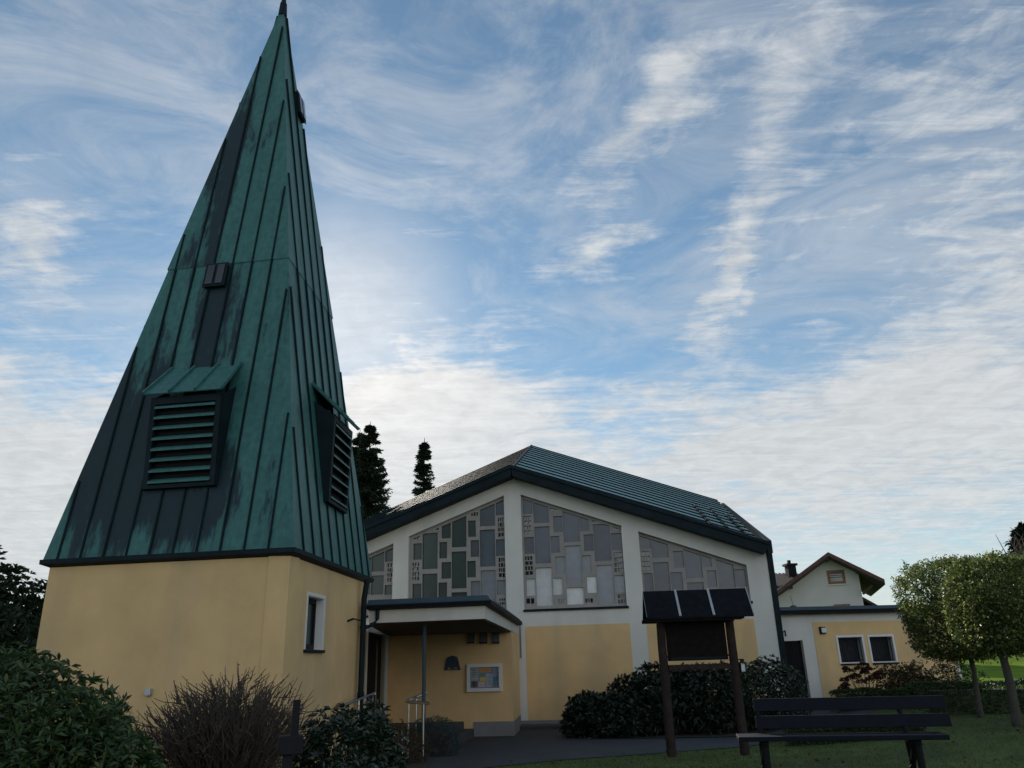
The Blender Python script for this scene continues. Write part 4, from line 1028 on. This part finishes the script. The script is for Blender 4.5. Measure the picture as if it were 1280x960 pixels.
# ------------------------------------------------------------------ bench
yb = 8.5
pL, pR = at_y(923, 921, yb), at_y(1187, 919, yb)
ang = R(-11); sz = (pL.z+pR.z)/2; L_ = pR.x-pL.x
fbn = Frame(Vector(((pL.x+pR.x)/2, yb, 0)), ang)
sl_, sr_ = fbn.uv(923, 921)[0], fbn.uv(1187, 919)[0]; bl_, br_ = fbn.uv(943, 890, -.5)[0], fbn.uv(1184, 885, -.5)[0]
bench = thing('park_bench', zz(fbn.O, sz-.45), 'dark blue black park bench with two back boards and cast iron legs on the lawn', 'bench')
h2_ = L_/2
for k in range(3):
    mb = MB(); d = .0-.135*k; mb.fbox(fbn, sl_, sr_, sz-.045+.006*k*0, sz, d-.125, d); mb.build('seat', M_benchpaint, bench, bevel=.006)
def tilt_board(zc_, d_, hh, k=.2):
    mb = MB(); hw = h2_*.955; a = fbn.p(bl_, zc_-hh/2, d_+hh/2*k); b = fbn.p(br_, zc_-hh/2, d_+hh/2*k); c = fbn.p(br_, zc_+hh/2, d_-hh/2*k); e = fbn.p(bl_, zc_+hh/2, d_-hh/2*k)
    mb.prism([a, b, c, e], fbn.N*-.032); mb.build('backrest', M_benchpaint, bench, bevel=.005)
tp = fbn.uv(1060, 872.5, -.5)[1]; 
tilt_board(tp-.055, -.50, .125); tilt_board(tp-.225, -.46, .125)
for sg in (-1, 1):
    u = fbn.uv(957, 935)[0] if sg < 0 else fbn.uv(1149, 935)[0]; mb = MB()
    zb = sz-.45
    def cu(P, r0, r1):
        r0 *= 1.3; r1 *= 1.3
        mb.tube([fbn.p(u, z, d) for z, d in P], [r0+(r1-r0)*i/(len(P)-1) for i in range(len(P))], 8)
    cu([(sz-.05, -.02), (sz-.10, -.035), (sz-.20, -.03), (zb+.02, -.01), (zb-.15, .01)], .032, .024)
    cu([(sz-.05, -.10), (sz-.12, -.17), (sz-.22, -.28), (sz-.33, -.38), (zb-.15, -.46)], .026, .028)
    cu([(sz-.05, -.04), (sz-.07, -.1), (sz-.06, -.2), (sz-.07, -.42)], .03, .022)
    cu([(sz-.28, -.33), (sz-.1, -.38), (sz+.05, -.43), (tp-.3, -.47), (tp-.02, -.535)], .026, .018)
    mb.build('leg', M_black, bench)

# dark post with box head among the left shrubs
bp = at_y(363, 935, 6.2)
pl = thing('garden_post', zz(bp, g(bp.x, bp.y)), 'dark grey post with a box head standing among the shrubs before the tower', 'post')
fq = Frame(zz(bp, 0), R(20)); zt0 = at_y(363, 919, 6.2).z; zt1 = at_y(363, 943, 6.2).z
mb = MB(); mb.fbox(fq, -.05, .02, g(bp.x, bp.y), zt1, -.03, .03); mb.build('stem', M_frame, pl)
mb = MB(); mb.fbox(fq, -.085, .085, zt1, zt0, -.07, .07); mb.build('box_head', M_frame, pl, bevel=.01)
mb = MB(); mb.fbox(fq, .0, .05, zt0, zt0+.24, -.02, .02); mb.build('upright', M_frame, pl)

# ------------------------------------------------------------------ foliage builders
def unit(v): return v/np.maximum(np.linalg.norm(v, axis=1, keepdims=True), 1e-6)
def leaves(P, D, L, Wd, droop=.15, fold=.18):
    n = len(P); D = unit(D); Z = rng.normal(size=(n, 3)); side = unit(np.cross(D, Z)); nor = np.cross(side, D)
    L = np.broadcast_to(L, (n,))[:, None]; Wd = np.broadcast_to(Wd, (n,))[:, None]
    m = P+D*L*.5; tip = P+D*L-np.array([0, 0, 1])*L*droop
    a = m+side*Wd/2+nor*Wd*fold; b = m-side*Wd/2+nor*Wd*fold
    v = np.stack([P, a, tip, b], 1).reshape(-1, 3); i = np.arange(n)[:, None]*4
    f = np.concatenate([i+np.array([[0, 1, 2]]), i+np.array([[0, 2, 3]])], 1).reshape(-1, 3)
    return v, f
def twigs(polys, r0, r1):
    V = []; Fc = []; o = 0
    for P in polys:
        P = np.asarray(P); k = len(P); d = np.gradient(P, axis=0); d = unit(d); x = unit(np.cross(d, np.array([.3, .9, .1]))); y = np.cross(d, x)
        r = np.linspace(r0, r1, k)[:, None]
        ring = [P+(x*math.cos(t)+y*math.sin(t))*r for t in (0, 2.094, 4.189)]
        V.append(np.stack(ring, 1).reshape(-1, 3))
        for i in range(k-1):
            for j in range(3): Fc.append((o+i*3+j, o+i*3+(j+1) % 3, o+i*3+3+(j+1) % 3, o+i*3+3+j))
        o += k*3
    return np.concatenate(V), np.array(Fc)
def lumpy(D, seed, amp=.22, fr=2.3):
    r = np.random.default_rng(seed); s = np.zeros(len(D))
    for k in range(9):
        a = r.normal(size=3)*fr*(1+k*.35); s += np.sin(D@a+r.uniform(0, 6.3))/(1+k*.35)
    return 1+amp*s/2.2
def shrub(name, c, rad, n, leaf, lab, cat, mt, seed=1, ros=8, group=None, squash=0, stemcol=M_bark2, up=.35, wr=.3, bot=-.75, shell=.55, droop=.15, amp=.22, box=None):
    """rosettes of leaves through a lumpy volume on several branching stems"""
    c = np.array(c, float); rad = np.array(rad, float); gz_ = g(c[0], c[1])
    r = np.random.default_rng(seed); D = unit(r.normal(size=(n*3, 3))); D = D[D[:, 2] > bot][:n]; n = len(D)
    rr = (shell+(1-shell)*r.random(n)**.5)
    if box:                       # boxy crown: superellipsoid
        D2 = D/np.power((np.abs(D)**box).sum(1, keepdims=True), 1/box)
    else: D2 = D
    P = c+D2*rad*(rr*lumpy(D, seed, amp))[:, None]
    P[:, 2] = np.maximum(P[:, 2], gz_+.04)
    t = thing(name, (c[0], c[1], gz_), lab, cat, group)
    ax = unit(D*rad+np.array([0, 0, up])+r.normal(size=(n, 3))*.35)
    PP = np.repeat(P, ros, 0); A = np.repeat(ax, ros, 0)
    rd = unit(np.cross(A, r.normal(size=A.shape)))
    LD = unit(A*r.uniform(.1, .9, (len(A), 1))+rd)
    LL = leaf*r.uniform(.65, 1.15, len(A))
    v, f = leaves(PP+LD*.01, LD, LL, LL*wr, droop)
    mesh_obj('foliage', v, f, mt, t)
    polys = []
    for k in range(int(min(90, n*.1)+12)):
        i = r.integers(n); e = P[i]; b = np.array([c[0], c[1], gz_-.05])+np.array([r.normal()*rad[0]*.18, r.normal()*rad[1]*.18, 0])
        m = (b+e)/2+np.array([0, 0, .12*rad[2]])+r.normal(size=3)*.05; s = np.linspace(0, 1, 6)[:, None]
        polys.append(b*(1-s)**2+2*m*s*(1-s)+e*s**2)
    v, f = twigs(polys, .014, .004); mesh_obj('stems', v, f, stemcol, t)
    return t
M_rhodo = leafmat('rhododendron_leaf', (.02, .045, .015), (.055, .105, .035), .42, .18, .45, c3=(.12, .13, .03))
M_rhodo2 = leafmat('dark_evergreen_leaf', (.005, .013, .008), (.013, .028, .015), .45, .10, .4)
M_laurel = leafmat('laurel_leaf', (.007, .020, .011), (.02, .045, .02), .35, .12, .6)
M_grey = leafmat('silvery_leaf', (.028, .046, .045), (.065, .10, .095), .7, .1, .2)
M_brownleaf = leafmat('brown_leaf', (.04, .025, .015), (.10, .065, .03), .7, .2, .2, c3=(.05, .07, .02))
M_mixleaf = leafmat('autumn_mixed_leaf', (.03, .03, .014), (.07, .065, .03), .7, .2, .2, c3=(.12, .08, .04))
M_sedum = leafmat('dried_flower', (.030, .014, .012), (.06, .03, .024), .9, .05, .1)
M_priv = leafmat('small_sunlit_leaf', (.035, .06, .02), (.16, .205, .055), .36, .6, .6, c3=(.55, .56, .18))  # brightest leaf tone is sun highlight put into the colour
M_hedge = leafmat('clipped_hedge_leaf', (.016, .036, .012), (.04, .075, .02), .5, .15, .4)
M_conif = leafmat('conifer_needles', (.008, .02, .010), (.022, .042, .018), .7, .05, .3)
M_bare = mat('distant_bare_twigs', (.10, .07, .06), .9, .3, 3)

# left: big rhododendron, bare shrub, laurel
shrub('rhododendron', (-5.15, 8.2, 1.33), (1.12, .9, .97), 1500, .13, 'large broad leaved green rhododendron filling the lower left corner', 'shrub', M_rhodo, 11, ros=10, amp=.2, wr=.25)
shrub('rhododendron', (-4.15, 8.0, 1.05), (.72, .6, .68), 800, .12, 'smaller rhododendron mound at the right flank of the large corner one', 'shrub', M_rhodo, 12, ros=10, wr=.25)
def bare_shrub(name, c, h, spread, n, lab, seed, mt=M_twig, lean=0, leafy=0, r0=.010):
    r = np.random.default_rng(seed); gz_ = g(c[0], c[1]); t = thing(name, (c[0], c[1], gz_), lab, 'shrub'); polys = []; tips = []
    for k in range(n):
        a = r.uniform(0, 6.283); s = r.random()**.6; e = np.array([math.cos(a)*s*spread+lean, math.sin(a)*s*spread, h*(1-.30*s*s)*r.uniform(.72, 1.03)])
        b = np.array([c[0]+math.cos(a)*s*spread*.25, c[1]+math.sin(a)*s*spread*.25, gz_-.03]); top = np.array([c[0], c[1], gz_])+e
        m = b*.45+top*.55+np.array([-.12*math.cos(a)*s*spread, -.12*math.sin(a)*s*spread, .04*h])
        q = np.linspace(0, 1, 8)[:, None]; P = b*(1-q)**2+2*m*q*(1-q)+top*q**2; P += np.cumsum(r.normal(size=P.shape)*.007, 0); polys.append(P)
        for j in range(r.integers(4, 8)):
            i = r.integers(3, 8); l = r.uniform(.10, .32)*h*.6; d = unit((np.array([math.cos(a), math.sin(a), 1.1])+r.normal(size=3)*.55)[None])[0]
            qq = np.linspace(0, 1, 4)[:, None]; B = P[i]+d*l*qq+np.array([0, 0, .12*l])*qq**2+r.normal(size=(4, 3))*.006; polys.append(B); tips += [B[-1], B[2]]
    v, f = twigs(polys, r0*.55, r0*.22)
    mesh_obj('branches', v, f, mt, t)
    tips = np.array(tips)
    if leafy:
        T = tips[r.integers(0, len(tips), leafy)]+r.normal(size=(leafy, 3))*.015; D = r.normal(size=(leafy, 3)); D[:, 2] += .4
        v, f = leaves(T, D, .03, .014); mesh_obj('buds', v, f, M_brownleaf, t)
    return t
bare_shrub('bare_shrub', (-3.2, 9.2), 1.45, .82, 600, 'dense leafless shrub of upright brown twigs against the tower wall', 21, leafy=1800, r0=.013)
bare_shrub('bare_shrub', (-4.45, 9.4), 1.05, .5, 70, 'thin small leafless shrub between the rhododendron and the dense bare shrub', 22, leafy=350)
shrub('laurel_shrub', (-2.25, 11.0, .95), (.72, .6, .62), 760, .12, 'dark glossy laurel bush with upright shoots at the tower corner', 'shrub', M_laurel, 13, ros=8, up=.9, wr=.3)
shrub('laurel_shrub', (-1.75, 9.3, .75), (.5, .45, .38), 380, .11, 'low dark laurel bush in front, right beside the box headed post', 'shrub', M_laurel, 14, ros=8, up=.8, wr=.3)
shrub('brown_shrub', (-2.1, 14.6, .75), (.5, .45, .36), 420, .05, 'low brownish twiggy shrub between the laurel and the handrail', 'shrub', M_brownleaf, 15, ros=6)
shrub('silvery_shrub', (-1.70, 16.2, .72), (.54, .45, .46), 1100, .055, 'low rounded silvery green shrub in front of the entrance steps', 'shrub', M_grey, 16, ros=7, up=.8, wr=.16, amp=.1)
# middle: shrubs behind the bulletin board
shrub('evergreen_shrub', (2.25, 21.4, .7), (1.3, .9, .68), 1100, .16, 'low spreading dark evergreen at the left end of the shrub row', 'shrub', M_rhodo2, 31, group='dark evergreens along the church wall', ros=9, up=.3)
shrub('evergreen_shrub', (3.6, 21.6, 1.0), (1.2, .95, .84), 1000, .17, 'taller dark evergreen seen left of and behind the left board post', 'shrub', M_rhodo2, 32, group='dark evergreens along the church wall', ros=9)
shrub('evergreen_shrub', (4.75, 21.3, 1.02), (1.05, .9, .86), 1000, .17, 'dark evergreen seen between the two posts of the bulletin board', 'shrub', M_rhodo2, 33, group='dark evergreens along the church wall', ros=9)
shrub('evergreen_shrub', (6.1, 20.9, 1.05), (.98, .85, .92), 950, .13, 'rounded mid green evergreen at the right end beside the annex door', 'shrub', M_laurel, 34, group='dark evergreens along the church wall', ros=9)
# annex planting
shrub('brown_shrub', (10.35, 22.2, 1.15), (.72, .6, .68), 1100, .10, 'brownish green shrub under the right annex window', 'shrub', M_mixleaf, 41, ros=6, shell=.3)
shrub('evergreen_shrub', (11.3, 21.8, 1.1), (.8, .6, .72), 700, .09, 'dark shrub at the far end of the annex wall behind the clipped trees', 'shrub', M_hedge, 42, ros=6)
def sedum(c, lab):
    r = np.random.default_rng(5); gz_ = g(*c); t = thing('flower_clump', (c[0], c[1], gz_), lab, 'plant'); polys = []; P = []; D = []
    for k in range(20):
        a = r.uniform(0, 6.28); s = r.random()**.5; e = np.array([c[0]+math.cos(a)*s*.65, c[1]+math.sin(a)*s*.4, gz_+r.uniform(.65, 1.2)-.25*s]); b = np.array([c[0]+math.cos(a)*s*.15, c[1], gz_])
        q = np.linspace(0, 1, 5)[:, None]; polys.append(b*(1-q)+e*q+np.array([0, 0, .1])*q*(1-q)*4*.3)
        m = 150; rad_ = r.uniform(.10, .16); th = r.uniform(0, 6.28, m); ss_ = r.random(m)**.5
        P.append(e+np.stack([np.cos(th)*ss_*rad_, np.sin(th)*ss_*rad_, (1-ss_**2)*rad_*.55+r.normal(size=m)*.012], 1)); D.append(r.normal(size=(m, 3))+[0, 0, .6])
    v, f = twigs(polys, .01, .007); mesh_obj('stalks', v, f, M_twig, t)
    v, f = leaves(np.concatenate(P), np.concatenate(D), .045, .035); mesh_obj('flower_heads', v, f, M_sedum, t)
sedum((8.95, 21.6), 'clump of dark dried flower heads on stalks below the left annex window')
# clipped low hedge
def hedge(name, A, B, h, wd, n, lab, seed, mt=M_hedge, group=None):
    r = np.random.default_rng(seed); A = np.array(A, float); B = np.array(B, float); d = B-A; L0 = np.linalg.norm(d); d /= L0; nn_ = np.array([-d[1], d[0]])
    t = thing(name, (*((A+B)/2), g(*((A+B)/2))), lab, 'hedge', group)
    s = r.uniform(0, L0, n); which = r.random(n); o = np.where(which < .45, r.uniform(-wd/2, wd/2, n), np.where(which < .8, -wd/2, wd/2)*r.uniform(.85, 1.05, n)); 
    hh = np.where(which < .45, h*r.uniform(.94, 1.03, n), h*r.random(n))+.03*np.sin(s*3.1)+.02*np.sin(s*7.7)
    xy = A+d*s[:, None]+nn_*o[:, None]; P = np.concatenate([xy, (G(xy[:, 0], xy[:, 1])+hh)[:, None]], 1)
    D = r.normal(size=(n, 3))*.8; D[:, 2] += np.where(which < .45, 1, .2); D[:, :2] += nn_*(o/(wd/2))[:, None]*.8
    v, f = leaves(P, D, .055, .03); mesh_obj('foliage', v, f, mt, t)
    mb = MB(); k = 24
    for i in range(1, k-1):
        p = A+d*L0*i/k; q = A+d*L0*(i+1)/k; a_, b_ = g(*p), g(*q); w_ = nn_*(wd*.36); H_ = h*.80
        mb.hexa([(*(p-w_), a_-.05), (*(q-w_), b_-.05), (*(q+w_), b_-.05), (*(p+w_), a_-.05), (*(p-w_), a_+H_), (*(q-w_), b_+H_), (*(q+w_), b_+H_), (*(p+w_), a_+H_)])
    mb.build('branches', M_hedge, t)
ty = on_ground(1228, 897).y
hedge('clipped_hedge', (9.0, ty+1.3), (18.5, ty+.3), .62, .75, 26000, 'low clipped dark hedge behind the two trunks of the box trees', 51)
hedge('clipped_hedge', (8.0, ty+3.6), (11.6, ty+3.4), .45, .6, 14000, 'lower farther hedge strip running towards the annex bed', 52)
hedge('clipped_hedge', (5.0, 16.2), (7.4, 15.6), .30, .5, 7000, 'very low green ground hedge seen behind the bench back', 53)
# clipped standard trees
def standard(c, cz, rad, n, trunk, lab, seed, tr=.075):
    c = np.array(c, float); t = thing('clipped_tree', (trunk[0], trunk[1], g(*trunk)), lab, 'tree', 'box clipped trees by the hedge')
    r = np.random.default_rng(seed); D = unit(r.normal(size=(n, 3))); bx_ = D/np.power((np.abs(D)**3.4).sum(1, keepdims=True), 1/3.4)
    rr = np.where(r.random(n) < .68, r.uniform(.84, 1.02, n), r.random(n)**.6)
    P = np.array([c[0], c[1], cz])+bx_*np.array(rad)*(rr*lumpy(D, seed, .05, 4))[:, None]
    hole = np.sin(P[:, 0]*3.1+1)*np.sin(P[:, 2]*3.7+2)*np.sin(P[:, 1]*2.9)+.45*np.sin(P[:, 0]*8+P[:, 2]*6)*np.sin(P[:, 2]*9-P[:, 1]*4); keep = (hole < .34) | (r.random(n) < .22); P, D = P[keep], D[keep]
    m = 3; PP = np.repeat(P, m, 0)+r.normal(size=(len(P)*m, 3))*.035; DD = np.repeat(D, m, 0)*.4+r.normal(size=PP.shape)*.8+[0, 0, .3]
    vc, fc_ = leaves(PP, DD, .075*r.uniform(.6, 1.2, len(PP)), .036)
    # long stray shoots
    polys = []
    b0 = np.array([trunk[0], trunk[1], cz-rad[2]*.72]); 
    for k in range(70):
        i = r.integers(len(P)); q = np.linspace(0, 1, 6)[:, None]; mid_ = (b0+P[i])/2+np.array([0, 0, .1]); polys.append(b0*(1-q)**2+2*mid_*q*(1-q)+P[i]*q**2+r.normal(size=(6, 3))*.01)
    v, f = twigs(polys, .016, .004); mesh_obj('branches', v, f, M_bark2, t)
    v, f = vc, fc_; polys = []; Pt = []
    for k in range(46):
        i = r.integers(len(P)); 
        if D[i][2] < -.1: continue
        e = P[i]+unit((D[i]+[0, 0, .8])[None])[0]*r.uniform(.12, .3); q = np.linspace(0, 1, 4)[:, None]; polys.append(P[i]*(1-q)+e*q); Pt += [polys[-1][j] for j in (1, 2, 3) for _ in (0, 1)]
    Pt = np.array(Pt); v1, f1 = leaves(Pt, r.normal(size=Pt.shape)+[0, 0, .5], .06, .026)
    v0, f0 = leaves(np.concatenate([q_[:-1] for q_ in polys]), np.concatenate([q_[1:]-q_[:-1] for q_ in polys]), .085, .008, 0)
    b_ = len(v); v = np.concatenate([v, v1, v0]); f = np.concatenate([f, f1+b_, f0+b_+len(v1)]); cr = mesh_obj('crown', v, f, M_priv, t)
    mb = MB(); gz_ = g(*trunk); tz = cz-rad[2]*.6
    k = [Vector((trunk[0]+.03*math.sin(s*5+seed), trunk[1], gz_-.1+(tz-gz_+.1)*s)) for s in np.linspace(0, 1, 9)]
    mb.tube(k, [tr*(1.2-.7*s) if s < .2 else tr*(1.0-.25*s) for s in np.linspace(0, 1, 9)], 10); mb.build('trunk', M_bark, t, smooth=True)
t1 = on_ground(1228, 897); t2 = on_ground(1273, 908)
def crownbox(x0, x1, y0, y1, Y):
    a, b, c, d = at_y(x0, (y0+y1)/2, Y), at_y(x1, (y0+y1)/2, Y), at_y((x0+x1)/2, y0, Y), at_y((x0+x1)/2, y1, Y)
    return ((a.x+b.x)/2, Y), (c.z+d.z)/2, ((b.x-a.x)/2, .95, (c.z-d.z)/2)
k1, k2 = crownbox(1137, 1246, 700, 824, t1.y), crownbox(1200, 1300, 697, 816, t2.y)
standard(k1[0], k1[1], k1[2], 9500, (t1.x, t1.y), 'box clipped leafy tree with the thinner trunk, nearer the annex', 61, .062)
standard(k2[0], k2[1], k2[2], 9500, (t2.x, t2.y), 'box clipped leafy tree with the thicker trunk at the right edge', 62, .085)

# conifers
def conifer(c, zt, rad, n, lab, seed, group='spruces behind the church', gap=.0, ls=.30, zb=None, mt=M_conif, pw=.8, name='spruce_tree'):
    r = np.random.default_rng(seed); gz_ = g(*c); H_ = zt-gz_; t = thing(name, (c[0], c[1], gz_), lab, 'tree', group)
    nb = int((zt-(zb if zb is not None else gz_+H_*.12))*(26 if ls > .2 else 75)); P = []; D = []; polys = []
    z0 = zb if zb is not None else gz_+H_*.12
    for k in range(nb):
        s = r.random()**.9; z = z0+(zt-z0)*s; a = r.uniform(0, 6.283); l = rad*((1-s)**pw)*(1.0 if ls > .2 else r.uniform(.35, 1))*r.uniform(.55, 1.12)+.12
        d = np.array([math.cos(a), math.sin(a), -.12]); q = np.linspace(0, 1, 5)[:, None]
        B = np.array([c[0], c[1], z])+d*l*q+np.array([0, 0, .18*l])*q**2.2; polys.append(B)
        m = max(6, int(n/nb)); qq = r.random(m)[:, None]**1.0; X = np.array([c[0], c[1], z])+d*l*qq+np.array([0, 0, .18*l])*qq**2.2+r.normal(size=(m, 3))*np.array([.10, .10, .07])*l*.7
        P.append(X); D.append(np.tile(d*1.3+[0, 0, .35], (m, 1))+r.normal(size=(m, 3))*.6-[0, 0, .25])
    P = np.concatenate(P); D = np.concatenate(D)
    v, f = leaves(P, D, ls*r.uniform(.5, 1.2, len(P)), ls*.3, .2); mesh_obj('crown', v, f, mt, t)
    mb = MB(); mb.tube([(c[0], c[1], gz_-.2), (c[0], c[1], gz_+H_*.5), (c[0], c[1], zt+.3)], [.22*H_/14, .12*H_/14, .015], 8); tr_ = mb.build('trunk', M_bark2, t)
    v, f = twigs(polys, .03, .008); mesh_obj('branches', v, f, M_bark2, t)
def px_tree(x, y, Y): return at_y(x, y, Y)
p = px_tree(463, 533, 45); conifer((p.x, p.y), p.z, 3.0, 60000, 'tall dense spruce right of the tower, the front one of the close pair', 71, pw=.78, ls=.24)
p = px_tree(450, 541, 47); conifer((p.x, p.y), p.z, 2.6, 36000, 'spruce half hidden by the spire, left one of the close pair', 72, pw=.78, ls=.24)
p = px_tree(530.5, 553, 47); conifer((p.x, p.y), p.z, 1.45, 26000, 'slender lone spruce rising over the church roof', 73, pw=.72, ls=.24)
p = px_tree(1268, 657, 50); conifer((p.x+.5, p.y), p.z, 3.6, 12000, 'distant dark fir top above the clipped trees at the right edge', 74, group='far firs at the right', zb=p.z-7, ls=.4)
bare_t = px_tree(1262, 668, 44)
def bare_tree(c, zt, sp_, lab, seed):
    r = np.random.default_rng(seed); gz_ = g(*c); t = thing('bare_tree', (c[0], c[1], gz_), lab, 'tree'); polys = []
    fork = np.array([c[0], c[1], gz_+(zt-gz_)*.35])
    for k in range(130):
        a = r.uniform(0, 6.28); s = r.random()**.6; e = np.array([c[0]+math.cos(a)*s*sp_, c[1]+math.sin(a)*s*sp_, zt-(zt-fork[2])*.5*s*s-r.random()*1.2]); q = np.linspace(0, 1, 7)[:, None]
        m = fork*.4+e*.6-np.array([math.cos(a), math.sin(a), -1])*.15*sp_; B = fork*(1-q)**2+2*m*q*(1-q)+e*q**2; polys.append(B)
        for j in range(6):
            i = r.integers(2, 7); d = unit((r.normal(size=3)*.6+[0, 0, 1])[None])[0]; qq = np.linspace(0, 1, 3)[:, None]; polys.append(B[i]+d*r.uniform(.5, 1.4)*qq)
    v, f = twigs(polys, .035, .012); mesh_obj('branches', v, f, M_bare, t)
    mb = MB(); mb.tube([(c[0], c[1], gz_-.2), tuple(fork)], [.3, .16], 8); mb.build('trunk', M_bark2, t)
bare_tree((bare_t.x+2.0, bare_t.y), bare_t.z, 3.0, 'leafless reddish brown tree in front of the distant fir', 75)
p = px_tree(30, 700, 22)
def leafy(c, rad, n, lab, seed):
    t = shrub('dark_tree', c, rad, n, .26, lab, 'tree', M_conif, seed, ros=9, shell=.35, bot=-1, amp=.28, wr=.34)
    mb = MB(); mb.tube([(c[0], c[1], g(c[0], c[1])-.2), (c[0], c[1], c[2])], [.16, .08], 8); mb.build('trunk', M_bark2, t)
leafy((-15.0, 22.0, 2.7), (2.6, 2.0, 2.55), 2300, 'dark dense rounded tree left of the tower at the picture edge', 76)
leafy((-13.6, 24.0, 2.3), (1.9, 1.7, 2.3), 1500, 'smaller dark rounded tree touching the left tower wall', 77)
leafy((-17.6, 23.5, 2.6), (2.4, 2.0, 2.7), 1500, 'dark rounded tree cut by the left picture edge', 78)
# trees across the garden behind the viewer, seen only as reflections in the glass
conifer((-12, -24), 13, 4.0, 7000, 'dark spruce behind the viewer, farther left', 78, group=None, ls=.6)
conifer((-6, -30), 14, 4.5, 7000, 'dark spruce behind the viewer, nearer the middle', 79, group=None, ls=.6)
conifer((-19, -26), 14, 4.5, 7000, 'dark spruce behind the viewer, farthest left', 80, group=None, ls=.6)
# far belt of low trees along the horizon on the right
r_ = np.random.default_rng(90); n = 9000; X = r_.uniform(22, 120, n); Yb = 95+r_.normal(size=n)*3; Zb = G(X, Yb)+r_.random(n)*(2.2+1.5*np.sin(X*.21)+.8*np.sin(X*.7))
v, f = leaves(np.stack([X, Yb, Zb], 1), r_.normal(size=(n, 3)), .9, .6); o = mesh_obj('distant_trees', v, f, M_hedge); tag(o, 'far off low belt of trees along the meadow edge', 'trees', kind='stuff')

# grass blades on the lawn in view
r_ = np.random.default_rng(91); n = 90000
Y = 6.5+(22-6.5)*r_.random(n)**1.3; X = -1.6+(16+1.6)*r_.random(n)
px_n = np.array([(q.x, q.y) for q in near]); 
yl = np.interp(X, px_n[2:, 0], px_n[2:, 1])
keep = (Y < yl-.02+r_.normal(size=n)*.05) & (X > -1.2)
X, Y = X[keep], Y[keep]; P = np.stack([X, Y, G(X, Y)-.005], 1); D = r_.normal(size=P.shape)*.45+[0, 0, 1]
v, f = leaves(P, D, r_.uniform(.025, .075, len(P)), .009, .25)
M_grass = leafmat('grass_blade', (.042, .080, .013), (.10, .155, .028), .6, .3, .3, c3=(.10, .10, .035))
tag(mesh_obj('grass', v, f, M_grass), 'short green lawn grass in the foreground', 'grass', kind='stuff')
# fallen leaves on the lawn
n = 260; X = r_.uniform(-.5, 12, n); Y = 8+r_.random(n)*7; keep = Y < np.interp(X, px_n[2:, 0], px_n[2:, 1])+1.2; X, Y = X[keep], Y[keep]
D = r_.normal(size=(len(X), 3)); D[:, 2] *= .25
v, f = leaves(np.stack([X, Y, G(X, Y)+.045], 1), D, .07, .045, .02); tag(mesh_obj('fallen_leaves', v, f, M_brownleaf), 'scattered fallen brown leaves on the lawn', 'leaves', kind='stuff')
